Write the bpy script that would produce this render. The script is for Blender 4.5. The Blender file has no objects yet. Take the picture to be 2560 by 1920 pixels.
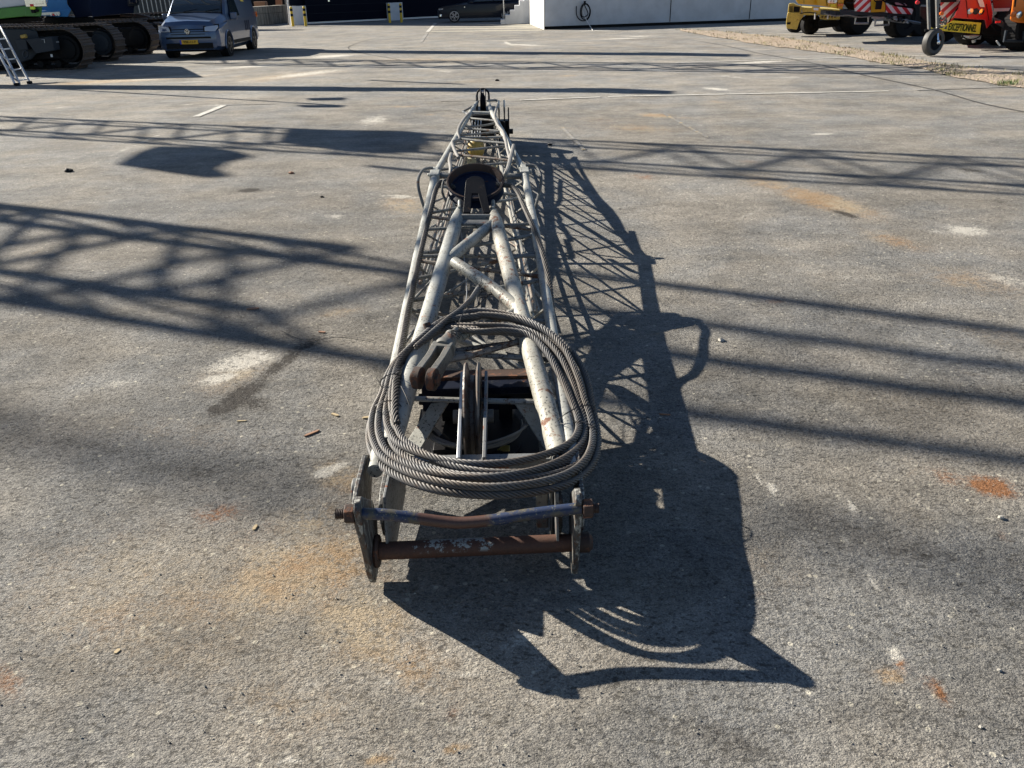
import bpy, bmesh, math, random
import numpy as np
from mathutils import Vector, Matrix
random.seed(7)
rng = np.random.default_rng(7)
S = bpy.context.scene

# ------------------------------------------------------------------ camera
FPX, YH, CX, CY, HC, ROLL = 2036.0, -39.0, 1280.0, 960.0, 1.9, math.radians(1.3)
PITCH = math.atan((CY - YH) / FPX)
fw = np.array([0, math.cos(PITCH), -math.sin(PITCH)])
r0 = np.array([1.0, 0, 0]); u0 = np.array([0, math.sin(PITCH), math.cos(PITCH)])
cr, sr = math.cos(ROLL), math.sin(ROLL)
camX = cr * r0 - sr * u0; camY = sr * r0 + cr * u0
def ray(x, y): return fw + (x - CX) / FPX * camX - (y - CY) / FPX * camY
def W(x, y, z=0.0):                       # photo pixel + height above ground -> world
    d = ray(x, y); t = (z - HC) / d[2]; return np.array([0, 0, HC]) + t * d
def WY(x, y, Y):                          # photo pixel + distance -> world
    d = ray(x, y); t = Y / d[1]; return np.array([0, 0, HC]) + t * d
def proj(p):
    q = np.array(p) - np.array([0, 0, HC]); Z = q @ fw
    return CX + FPX * (q @ camX) / Z, CY - FPX * (q @ camY) / Z

cam = bpy.data.cameras.new('camera'); co = bpy.data.objects.new('camera', cam)
S.collection.objects.link(co); S.camera = co
cam.sensor_width = 36; cam.lens = FPX / 2560 * 36; cam.clip_start = 0.05; cam.clip_end = 2000
m = Matrix.Identity(4)
for i in range(3):
    m[i][0] = camX[i]; m[i][1] = camY[i]; m[i][2] = -fw[i]
m[2][3] = HC
co.matrix_world = m

# ------------------------------------------------------------------ light
SUNV = np.array([-1.578, 0.978, 1.0]); SUNV /= np.linalg.norm(SUNV)
w = bpy.data.worlds.new('World'); S.world = w; w.use_nodes = True
nt = w.node_tree; bg = nt.nodes['Background']
sky = nt.nodes.new('ShaderNodeTexSky'); sky.sky_type = 'NISHITA'; sky.sun_disc = False
sky.sun_elevation = math.asin(SUNV[2]); sky.sun_rotation = math.atan2(SUNV[0], SUNV[1])
sky.air_density = 0.8; sky.dust_density = 0.2; sky.ozone_density = 1.5
nt.links.new(sky.outputs[0], bg.inputs[0]); bg.inputs[1].default_value = 0.05
sl = bpy.data.lights.new('sun', 'SUN'); sl.energy = 5.0; sl.angle = math.radians(0.5); sl.color = (1.0, 0.925, 0.80)
so = bpy.data.objects.new('sun', sl); S.collection.objects.link(so)
so.rotation_euler = Vector(SUNV).to_track_quat('Z', 'Y').to_euler(); so.location = (-20, 20, 30)
S.view_settings.view_transform = 'Standard'; S.view_settings.look = 'None'
S.view_settings.exposure = 1.33; S.view_settings.gamma = 1.0

# ------------------------------------------------------------------ node helpers
class NT:
    def __init__(s, name):
        s.m = bpy.data.materials.new(name); s.m.use_nodes = True; s.t = s.m.node_tree
        s.b = s.t.nodes['Principled BSDF']; s._c = None
    def n(s, typ, **k):
        x = s.t.nodes.new(typ)
        for a, v in k.items(): setattr(x, a, v)
        return x
    def L(s, a, b): s.t.links.new(a, b)
    def put(s, sock, v):
        if hasattr(v, 'is_output') or isinstance(v, bpy.types.NodeSocket): s.L(v, sock)
        else: sock.default_value = v
    def co(s, kind='Object'):
        if s._c is None: s._c = s.n('ShaderNodeTexCoord')
        return s._c.outputs[kind]
    def mapping(s, v, scale=(1, 1, 1), loc=(0, 0, 0), rot=(0, 0, 0)):
        x = s.n('ShaderNodeMapping'); s.L(v, x.inputs[0])
        x.inputs[1].default_value = loc; x.inputs[2].default_value = rot; x.inputs[3].default_value = scale
        return x.outputs[0]
    def noise(s, v, scale, detail=4, rough=0.55, dist=0.0):
        x = s.n('ShaderNodeTexNoise'); s.L(v, x.inputs['Vector'])
        x.inputs['Scale'].default_value = scale; x.inputs['Detail'].default_value = detail
        x.inputs['Roughness'].default_value = rough; x.inputs['Distortion'].default_value = dist
        return x.outputs['Fac']
    def vor(s, v, scale, feature='F1', rand=1.0):
        x = s.n('ShaderNodeTexVoronoi', feature=feature); s.L(v, x.inputs['Vector'])
        x.inputs['Scale'].default_value = scale
        return x
    def math(s, op, a, b=0.0, c=0.0, clamp=False):
        x = s.n('ShaderNodeMath', operation=op); x.use_clamp = clamp
        s.put(x.inputs[0], a); s.put(x.inputs[1], b)
        if op in ('MULTIPLY_ADD',): s.put(x.inputs[2], c)
        return x.outputs[0]
    def step(s, v, lo, hi, o0=0.0, o1=1.0):
        x = s.n('ShaderNodeMapRange', interpolation_type='SMOOTHSTEP'); s.put(x.inputs[0], v)
        for i, q in enumerate((lo, hi, o0, o1)): s.put(x.inputs[i + 1], q)
        return x.outputs[0]
    def mix(s, f, a, b, mode='MIX'):
        x = s.n('ShaderNodeMix', data_type='RGBA', blend_type=mode); s.put(x.inputs[0], f)
        s.put(x.inputs[6], a if not isinstance(a, tuple) else (*a, 1)); s.put(x.inputs[7], b if not isinstance(b, tuple) else (*b, 1))
        return x.outputs[2]
    def bump(s, h, dist, strength=1.0, nrm=None):
        x = s.n('ShaderNodeBump'); s.L(h, x.inputs['Height']); x.inputs['Distance'].default_value = dist
        x.inputs['Strength'].default_value = strength
        if nrm: s.L(nrm, x.inputs['Normal'])
        return x.outputs[0]
    def fin(s, col=None, rough=None, nrm=None, metal=None, spec=None):
        if col is not None: s.put(s.b.inputs['Base Color'], col if not isinstance(col, tuple) else (*col, 1))
        if rough is not None: s.put(s.b.inputs['Roughness'], rough)
        if nrm is not None: s.L(nrm, s.b.inputs['Normal'])
        if metal is not None: s.put(s.b.inputs['Metallic'], metal)
        if spec is not None: s.put(s.b.inputs['Specular IOR Level'], spec)
        return s.m

def worn(name, base, spec=None, rust=0.3, rough=0.5, rustcol=(0.11, 0.035, 0.014), chips=0.5, dirt=0.5, scale=1.0, metal=0.0, under=(0.03, 0.03, 0.033)):
    """paint over steel: grime, small dark chips, rust patches"""
    g = NT(name); v = g.co('Object')
    n1 = g.noise(v, 7 * scale, 5, 0.6); n2 = g.noise(g.mapping(v, loc=(3, 7, 1)), 85 * scale, 4, 0.75)
    n3 = g.noise(g.mapping(v, loc=(9, 2, 5)), 14 * scale, 6, 0.7)
    n4 = g.noise(g.mapping(v, loc=(1, 4, 8)), 130 * scale, 2, 0.6)
    c = g.mix(g.math('MULTIPLY', g.step(n1, 0.35, 0.7), dirt), base, tuple(x * k for x, k in zip(base, (.58, .55, .50))))
    nd = g.noise(g.mapping(v, loc=(7, 7, 3)), 26 * scale, 5, 0.75); c = g.mix(g.step(nd, .5, .72, 0, .5), c, tuple(x * k for x, k in zip(base, (.50, .44, .36))))
    c = g.mix(g.math('MULTIPLY', g.step(n4, 0.4, 0.75), 0.22), c, tuple(min(1, x * 0.7) for x in base))
    fc = g.step(g.math('ADD', n2, g.math('MULTIPLY', n1, 0.25)), 0.80 - chips * 0.12, 0.84 - chips * 0.12)
    c = g.mix(fc, c, under)
    fr = g.step(g.math('ADD', n3, g.math('MULTIPLY', n4, 0.12)), 0.78 - rust * 0.35, 0.84 - rust * 0.35)
    rc = g.mix(n4, rustcol, tuple(min(1, x * 2.1) for x in rustcol))
    c = g.mix(fr, c, rc)
    h = g.math('ADD', g.math('MULTIPLY', g.math('MAXIMUM', fc, fr), -1.0), g.math('MULTIPLY', n4, 0.5))
    return g.fin(c, g.math('MULTIPLY_ADD', g.math('MAXIMUM', fr, fc), 0.3, rough), g.bump(h, 0.0008, 0.7), metal, spec)

def plain(name, col, rough=0.5, metal=0.0, var=0.25, scale=6.0, bump=0.0, spec=None):
    g = NT(name); v = g.co('Object'); n = g.noise(v, scale, 4, 0.6)
    c = g.mix(g.math('MULTIPLY', g.step(n, 0.3, 0.75), var), col, tuple(x * 0.5 for x in col))
    nr = g.bump(g.noise(v, scale * 12, 3), bump) if bump else None
    return g.fin(c, rough, nr, metal, spec)

# asphalt -------------------------------------------------------------
def asphalt_base(g, v, att=None):
    """returns colour, height"""
    a1 = g.vor(g.mapping(v, scale=(1, 1.35, 1), rot=(0, 0, .35)), 150); a2 = g.vor(g.mapping(v, loc=(3.1, 1.7, 0)), 230)
    a3 = g.vor(g.mapping(v, loc=(1.3, 5.7, 0)), 38)
    cell = g.n('ShaderNodeSeparateColor'); g.L(a1.outputs['Color'], cell.inputs[0])
    cell2 = g.n('ShaderNodeSeparateColor'); g.L(a2.outputs['Color'], cell2.inputs[0])
    cell3 = g.n('ShaderNodeSeparateColor'); g.L(a3.outputs['Color'], cell3.inputs[0])
    big = g.noise(v, 0.45, 5, 0.6); mid = g.noise(g.mapping(v, loc=(5, 3, 0)), 2.3, 5, 0.65); fine = g.noise(v, 60, 4, 0.7)
    hue = g.noise(g.mapping(v, loc=(11, 4, 0)), 0.9, 4, 0.6)
    streak = g.noise(g.mapping(v, scale=(0.5, 3.0, 1), rot=(0, 0, 0.12)), 1.6, 5, 0.65)
    c = g.mix(g.step(hue, 0.38, 0.62), (0.150, 0.152, 0.152), (0.205, 0.184, 0.155))
    c = g.mix(g.math('MULTIPLY', g.step(mid, 0.45, 0.75), 0.45), c, (0.235, 0.212, 0.178))
    c = g.mix(g.math('MULTIPLY', g.step(streak, 0.55, 0.8), 0.4), c, (0.26, 0.24, 0.205))
    c = g.mix(g.math('MULTIPLY', g.step(big, 0.5, 0.72), 0.45), c, (0.085, 0.086, 0.088))
    # aggregate stones
    st = g.step(cell.outputs[0], 0.72, 0.80)
    c = g.mix(g.math('MULTIPLY', st, 0.28), c, (0.30, 0.28, 0.25))
    st1 = g.step(cell2.outputs[1], 0.70, 0.75)
    c = g.mix(g.math('MULTIPLY', st1, 0.40), c, (0.38, 0.36, 0.31))
    st2 = g.math('MULTIPLY', g.step(cell.outputs[1], 0.75, 0.85), 0.6)
    c = g.mix(st2, c, (0.05, 0.05, 0.053))
    gr_ = g.noise(g.mapping(v, loc=(8, 8, 0)), 28, 5, 0.8); c = g.mix(g.step(gr_, 0.52, 0.68, 0, .55), c, (0.30, 0.285, 0.255)); c = g.mix(g.step(gr_, 0.48, 0.34, 0, .5), c, (0.07, 0.069, 0.07))
    st3 = g.math('MULTIPLY', g.step(cell3.outputs[2], 0.975, 0.985), g.step(a3.outputs['Distance'], 0.40, 0.28))
    c = g.mix(g.math('MULTIPLY', st3, 0.8), c, (0.46, 0.43, 0.35))
    c = g.mix(g.step(fine, 0.3, 0.8, 0.0, 0.35), c, (0.30, 0.285, 0.26))
    pit = g.step(g.noise(g.mapping(v, loc=(2, 9, 0), scale=(1, 1.7, 1), rot=(0, 0, .35)), 30, 6, 0.78), 0.34, 0.44)
    dv = g.noise(g.mapping(v, scale=(1, 1.9, 1), rot=(0, 0, .35)), 75, 4, 0.7)
    h = g.math('ADD', g.math('MULTIPLY', a1.outputs['Distance'], -0.35), g.math('MULTIPLY', dv, 1.6))
    h = g.math('ADD', h, g.math('MULTIPLY', fine, 1.0))
    lump = g.noise(g.mapping(v, loc=(6, 1, 0)), 48, 3, 0.6)
    h = g.math('ADD', h, g.math('ADD', g.math('MULTIPLY', pit, 2.0), g.math('MULTIPLY', lump, 1.2)))
    c = g.mix(g.math('MULTIPLY', g.math('SUBTRACT', 1.0, pit), 0.45), c, (0.07, 0.066, 0.06))  # pits also darkened in the colour, standing in for their shade
    v1 = g.noise(g.mapping(v, loc=(31, 12, 0)), 0.22, 5, 0.7); v2 = g.noise(g.mapping(v, loc=(3, 22, 0), scale=(1, 1.6, 1)), 1.1, 6, 0.72); v3 = g.noise(g.mapping(v, loc=(13, 2, 0)), 7, 5, 0.75)
    k = g.math('ADD', g.step(v1, .32, .68, -.14, .16), g.math('ADD', g.step(v2, .34, .68, -.20, .24), g.step(v3, .32, .70, -.14, .16)))
    k = g.math('ADD', k, 1.13); kk = g.n('ShaderNodeCombineXYZ'); 
    for i_ in range(3): g.L(k, kk.inputs[i_])
    c = g.mix(1.0, c, kk.outputs[0], 'MULTIPLY')
    rub = g.math('MULTIPLY', g.step(g.noise(g.mapping(v, loc=(9, 41, 0), scale=(.55, 2.2, 1), rot=(0, 0, .1)), 2.4, 8, 0.8), .57, .70), g.step(g.noise(g.mapping(v, loc=(40, 4, 0)), .35, 3, .6), .46, .62))
    c = g.mix(g.math('MULTIPLY', rub, .5), c, (.44, .40, .33))
    return c, h

g = NT('asphalt'); v = g.co('Object')
c, h = asphalt_base(g, v)
at = g.n('ShaderNodeAttribute', attribute_name='stain'); sp = g.n('ShaderNodeSeparateColor'); g.L(at.outputs['Color'], sp.inputs[0])
nb = g.noise(v, 9, 6, 0.75); nf = g.noise(g.mapping(v, loc=(4, 4, 0)), 70, 3, 0.7)
nn = g.math('ADD', g.math('MULTIPLY', nb, 0.55), g.math('MULTIPLY', nf, 0.45))
def sfac(ch, soft=0.28, gain=1.0):
    q = g.step(g.math('ADD', nn, g.math('MULTIPLY_ADD', ch, .22, -.09)), 0.50 - soft * .2, 0.50 + soft * .2)
    return g.math('MINIMUM', g.math('MULTIPLY', g.step(ch, 0.0, 0.8), g.math('MULTIPLY_ADD', q, 1.35, 0.05)), gain)
f_tan = sfac(sp.outputs[2], 0.6, 0.75); c = g.mix(f_tan, c, g.mix(g.step(g.noise(g.mapping(v, loc=(17, 3, 0)), 1.7, 4, .7), .42, .58), (0.43, 0.345, 0.235), (0.35, 0.235, 0.13)))
f_w = sfac(sp.outputs[0], 0.3, 0.9); c = g.mix(f_w, c, (0.56, 0.53, 0.47))
f_r = sfac(sp.outputs[1], 0.5, 0.9); c = g.mix(f_r, c, (0.27, 0.12, 0.05))
f_d = sfac(at.outputs['Alpha'], 0.5, 0.85); c = g.mix(f_d, c, (0.045, 0.04, 0.036))
# fade bump with distance (world) so far field does not sparkle
geo = g.n('ShaderNodeNewGeometry'); sx = g.n('ShaderNodeSeparateXYZ'); g.L(geo.outputs['Position'], sx.inputs[0])
df = g.step(sx.outputs[1], 5.0, 22.0, 1.0, 0.45)
bp = g.n('ShaderNodeBump'); g.L(h, bp.inputs['Height']); bp.inputs['Distance'].default_value = 0.0095; g.L(df, bp.inputs['Strength'])
MA_ASPH = g.fin(c, 0.95, bp.outputs[0], 0.0, 0.12)

def line_mat(name, col, cover=0.5):
    g = NT(name); v = g.co('Object'); c, h = asphalt_base(g, v)
    n = g.math('ADD', g.math('MULTIPLY', g.noise(v, 5, 6, 0.75), 0.7), g.math('MULTIPLY', g.noise(v, 60, 3, 0.7), 0.3))
    f = g.step(n, 0.62 - cover * 0.28, 0.74 - cover * 0.28, 1.0, 0.0)
    f = g.step(n, cover * -0.3 + 0.62, cover * -0.3 + 0.70)
    c = g.mix(f, c, col)
    return g.fin(c, 0.75, g.bump(h, 0.003))
M_LINE = line_mat('worn_white_line_paint', (0.50, 0.48, 0.43), 0.75)
M_LINEF = line_mat('faint_line_paint', (0.33, 0.31, 0.28), 0.15)
M_HATCH = line_mat('pale_hatch_paint', (0.50, 0.46, 0.36), 1.6)
M_LINEY = line_mat('faint_yellow_paint', (0.42, 0.31, 0.14), 0.35)

M_WHITE = worn('chipped_off_white_paint', (0.33, 0.335, 0.31), rust=0.24, chips=0.78, rough=0.5)
M_WHITER = worn('rusty_off_white_paint', (0.34, 0.33, 0.285), rust=0.46, chips=0.88, rustcol=(0.085, 0.035, 0.018))
M_WHITEG = worn('grimy_grey_paint', (0.15, 0.155, 0.155), rust=0.35, chips=0.8)
M_LACE = worn('lacing_grey_paint', (0.24, 0.24, 0.225), rust=0.40, chips=0.9, rustcol=(0.10, 0.045, 0.02))
M_LACER = worn('rusty_lacing', (0.22, 0.19, 0.16), rust=0.6, chips=0.9, rustcol=(0.06, 0.028, 0.015))
M_NAVY = worn('dark_blue_paint', (0.004, 0.007, 0.018), spec=.12, rust=0.2, chips=0.5, rough=0.6, rustcol=(0.06, 0.025, 0.012))
M_BLACK = worn('black_greasy_steel', (0.012, 0.012, 0.014), spec=.15, rust=0.2, chips=0.3, rough=0.45, rustcol=(0.03, 0.018, 0.012))
M_RUST = worn('rusted_steel', (0.045, 0.027, 0.02), rust=0.5, chips=0.3, rough=0.75, rustcol=(0.07, 0.028, 0.015))
M_RUSTD = worn('dark_rust', (0.045, 0.022, 0.014), rust=0.5, chips=0.4, rough=0.7, rustcol=(0.10, 0.042, 0.022))
M_STEEL = worn('cast_steel', (0.14, 0.136, 0.122), rust=0.35, chips=0.7, rough=0.5, rustcol=(0.10, 0.05, 0.03))
M_ZINC = plain('galvanised_steel', (0.42, 0.43, 0.44), 0.4, 0.6, 0.4, 20)
M_ALU = plain('aluminium', (0.55, 0.57, 0.6), 0.4, 0.5, 0.3, 12)
M_WIRE = plain('black_tie_wire', (0.02, 0.02, 0.022), 0.5, 0.3)
M_HOSE = plain('grey_hose_rubber', (0.19, 0.18, 0.165), 0.6, 0.0, 0.5, 15)
M_YEL = worn('faded_yellow_paint', (0.42, 0.29, 0.07), rust=0.25, chips=0.6)
# rope: steel strands
g = NT('steel_wire_rope'); v = g.co('Object'); n = g.noise(v, 5, 4, 0.6); n2 = g.noise(v, 300, 2, 0.7); n3 = g.noise(g.mapping(v, loc=(4, 1, 7)), 22, 4, 0.7)
c = g.mix(g.step(n, 0.35, 0.65), (0.105, 0.106, 0.108), (0.115, 0.094, 0.075)); c = g.mix(g.step(n2, 0.3, 0.8, 0.0, 0.6), c, (0.06, 0.055, 0.05))
c = g.mix(g.step(n3, 0.55, 0.75, 0.0, 0.6), c, (0.10, 0.06, 0.04))
M_ROPED = worn('dark_greasy_rope', (0.075, 0.066, 0.058), rust=0.3, chips=0.3, rough=0.55, rustcol=(0.06, 0.035, 0.022))
M_ROPE = g.fin(c, 0.55, g.bump(n2, 0.0006, 0.8), 0.15)
# blue bar, rust where it is bent
g = NT('blue_bar_rusted_middle'); v = g.co('Object'); sx = g.n('ShaderNodeSeparateXYZ'); g.L(v, sx.inputs[0])
n = g.noise(v, 16, 5, 0.7); n2 = g.noise(v, 90, 3, 0.7)
mid = g.math('ABSOLUTE', g.math('ADD', sx.outputs[0], 0.20))
rf = g.step(g.math('ADD', mid, g.math('MULTIPLY_ADD', n, 0.12, -0.06)), 0.10, 0.13, 1.0, 0.0)
blue = g.mix(g.step(n, 0.45, 0.6), (0.010, 0.022, 0.062), (0.07, 0.062, 0.045))
blue = g.mix(g.step(n2, 0.60, 0.68, 0, 0.7), blue, (0.30, 0.27, 0.15))
rust = g.mix(n2, (0.035, 0.017, 0.012), (0.10, 0.045, 0.03))
M_BLUEBAR = g.fin(g.mix(rf, blue, rust), 0.5, g.bump(n2, 0.0008, 0.7))
# pipe with paint remains
g = NT('rusty_pipe_paint_remains'); v = g.co('Object'); n = g.noise(g.mapping(v, scale=(1, 1, 1)), 22, 6, 0.75); n2 = g.noise(v, 110, 3, 0.7)
sx = g.n('ShaderNodeSeparateXYZ'); g.L(v, sx.inputs[0])
reg = g.step(g.math('ABSOLUTE', g.math('ADD', sx.outputs[0], 0.22)), 0.10, 0.2, 0.10, -0.06)
pf = g.math('MULTIPLY', g.step(g.math('ADD', n, reg), 0.61, 0.65), g.step(sx.outputs[2], 0.13, 0.148))
rust = g.mix(n2, (0.024, 0.011, 0.008), (0.105, 0.042, 0.022))
M_PIPE = g.fin(g.mix(pf, rust, (0.26, 0.28, 0.27)), 0.7, g.bump(n2, 0.001, 0.8))

M_CONC = plain('grey_concrete', (0.55, 0.56, 0.58), 0.85, 0, 0.35, 1.5, 0.002)
M_CONCW = plain('pale_concrete', (0.70, 0.69, 0.65), 0.85, 0, 0.12, 1.5, 0.002)
g = NT('stained_block_concrete'); v = g.co('Object'); n = g.noise(g.mapping(v, scale=(3, 3, 0.6)), 2.0, 5, 0.7)
M_BLOCK = g.fin(g.mix(g.step(n, 0.35, 0.65), (0.36, 0.34, 0.29), (0.17, 0.155, 0.13)), 0.9, g.bump(n, 0.01))
M_DOOR = plain('dark_navy_door', (0.003, 0.005, 0.012), 0.8, 0, 0.2, 1.0, 0, 0.08)
M_TYRE = plain('tyre_rubber', (0.018, 0.018, 0.019), 0.85, 0, 0.3, 12, 0.002, 0.12)
M_BLK = plain('matt_black', (0.012, 0.012, 0.013), 0.6, 0, 0.25, 6, 0, 0.1)
M_DGREY = plain('dark_grey_paint', (0.035, 0.042, 0.052), 0.5, 0, 0.4, 3, 0, 0.15)
M_TRACK = worn('track_shoe_steel', (0.085, 0.067, 0.055), spec=.12, rust=0.4, chips=0.4, rustcol=(0.10, 0.06, 0.04))
M_GREEN = plain('green_machine_paint', (0.05, 0.19, 0.03), 0.4, 0, 0.25, 2)
M_WPANEL = plain('white_machine_paint', (0.55, 0.56, 0.60), 0.4, 0, 0.15, 2)
M_BLUEM = plain('blue_machine_paint', (0.012, 0.11, 0.31), 0.5, 0, 0.3, 2, 0, 0.25)
M_NAVYM = plain('dark_navy_machine_paint', (0.010, 0.017, 0.042), 0.6, 0, 0.3, 2, 0, 0.12)
g = NT('slate_blue_car_paint'); g.b.inputs['Coat Weight'].default_value = 1.0; g.b.inputs['Coat Roughness'].default_value = 0.05
M_VAN = g.fin((0.035, 0.068, 0.145), 0.35, None, 0.5)
g = NT('midnight_car_paint'); g.b.inputs['Coat Weight'].default_value = 0.25; g.b.inputs['Coat Roughness'].default_value = 0.04
M_CAR = g.fin((0.004, 0.006, 0.013), 0.4, None, 0.0, .2)
g = NT('tinted_glass'); M_GLASS = g.fin((0.02, 0.03, 0.035), 0.04, None, 0.0, 0.8)
g = NT('windscreen_glass'); M_WIND = g.fin((0.012, 0.02, 0.026), 0.03, None, 0.0, 1.0)
g = NT('lamp_lens'); M_LENS = g.fin((0.55, 0.58, 0.62), 0.08, None, 0.6, 0.8)
M_CHROME = plain('chrome', (0.7, 0.71, 0.73), 0.15, 1.0, 0.05)
M_RIM = plain('dark_alloy', (0.03, 0.03, 0.033), 0.35, 0.5)
M_RIML = plain('silver_alloy', (0.35, 0.34, 0.36), 0.35, 0.7)
M_PLATE = plain('yellow_plate', (0.62, 0.36, 0.02), 0.4, 0, 0.1)
M_PLBLUE = plain('plate_blue', (0.02, 0.04, 0.45), 0.4)
M_SIGNY = plain('sign_yellow', (0.72, 0.56, 0.02), 0.45, 0, 0.12)
M_POSTY = plain('bollard_yellow', (0.62, 0.42, 0.02), 0.5, 0, 0.15)
M_CRY = plain('crane_yellow', (0.66, 0.36, 0.015), 0.4, 0, 0.15, 3)
M_FLY = worn('dirty_pale_yellow', (0.62, 0.47, 0.11), rust=0.35, chips=0.7, scale=0.5)
M_RED = plain('crane_red', (0.55, 0.015, 0.02), 0.35, 0, 0.15, 3)
M_ORANGE = plain('crane_orange', (0.72, 0.18, 0.012), 0.35, 0, 0.1, 3)
M_AMBER = plain('amber_lamp', (0.6, 0.12, 0.005), 0.2)
M_WHT = plain('white_marking', (0.72, 0.72, 0.72), 0.5, 0, 0.1)
M_WOOD = plain('splintered_wood', (0.28, 0.15, 0.09), 0.8, 0, 0.4, 60)
M_WOODP = plain('pale_wood_chip', (0.40, 0.31, 0.18), 0.8, 0, 0.4, 60)
M_STONE = plain('pebble_stone', (0.36, 0.34, 0.30), 0.8, 0, 0.4, 60)
# chevrons in object space of the panel
def chevron(name, sgn, scale=3.6):
    g = NT(name); v = g.co('Object'); sx = g.n('ShaderNodeSeparateXYZ'); g.L(v, sx.inputs[0])
    t = g.math('ADD', g.math('MULTIPLY', sx.outputs[0], scale), g.math('MULTIPLY', sx.outputs[2], scale * sgn))
    f = g.step(g.math('FRACT', t), 0.49, 0.51)
    f2 = g.noise(v, 9, 4, 0.7)
    return g.fin(g.mix(g.step(f2, 0.55, 0.8, 0, 0.4), g.mix(f, (0.5, 0.02, 0.03), (0.7, 0.7, 0.72)), (0.2, 0.18, 0.17)), 0.4)
M_CHEV = chevron('red_white_chevrons', -1.0); M_CHEV2 = chevron('red_white_chevrons_mirrored', 1.0)
# rubble strip
g = NT('dry_earth_and_rubble'); v = g.co('Object'); n = g.noise(v, 3, 6, 0.7); n2 = g.noise(v, 22, 5, 0.75); vo = g.vor(v, 14)
c = g.mix(n2, (0.27, 0.20, 0.15), (0.46, 0.38, 0.29)); c = g.mix(g.step(n, 0.5, 0.7, 0, 0.8), c, (0.20, 0.19, 0.11))
M_EARTH = g.fin(c, 0.95, g.bump(g.math('ADD', n2, vo.outputs['Distance']), 0.05))
M_GRASS = plain('grass_blades', (0.10, 0.16, 0.035), 0.6, 0, 0.5, 9)
M_GRASSD = plain('dry_grass', (0.24, 0.22, 0.10), 0.7, 0, 0.5, 9)

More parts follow.
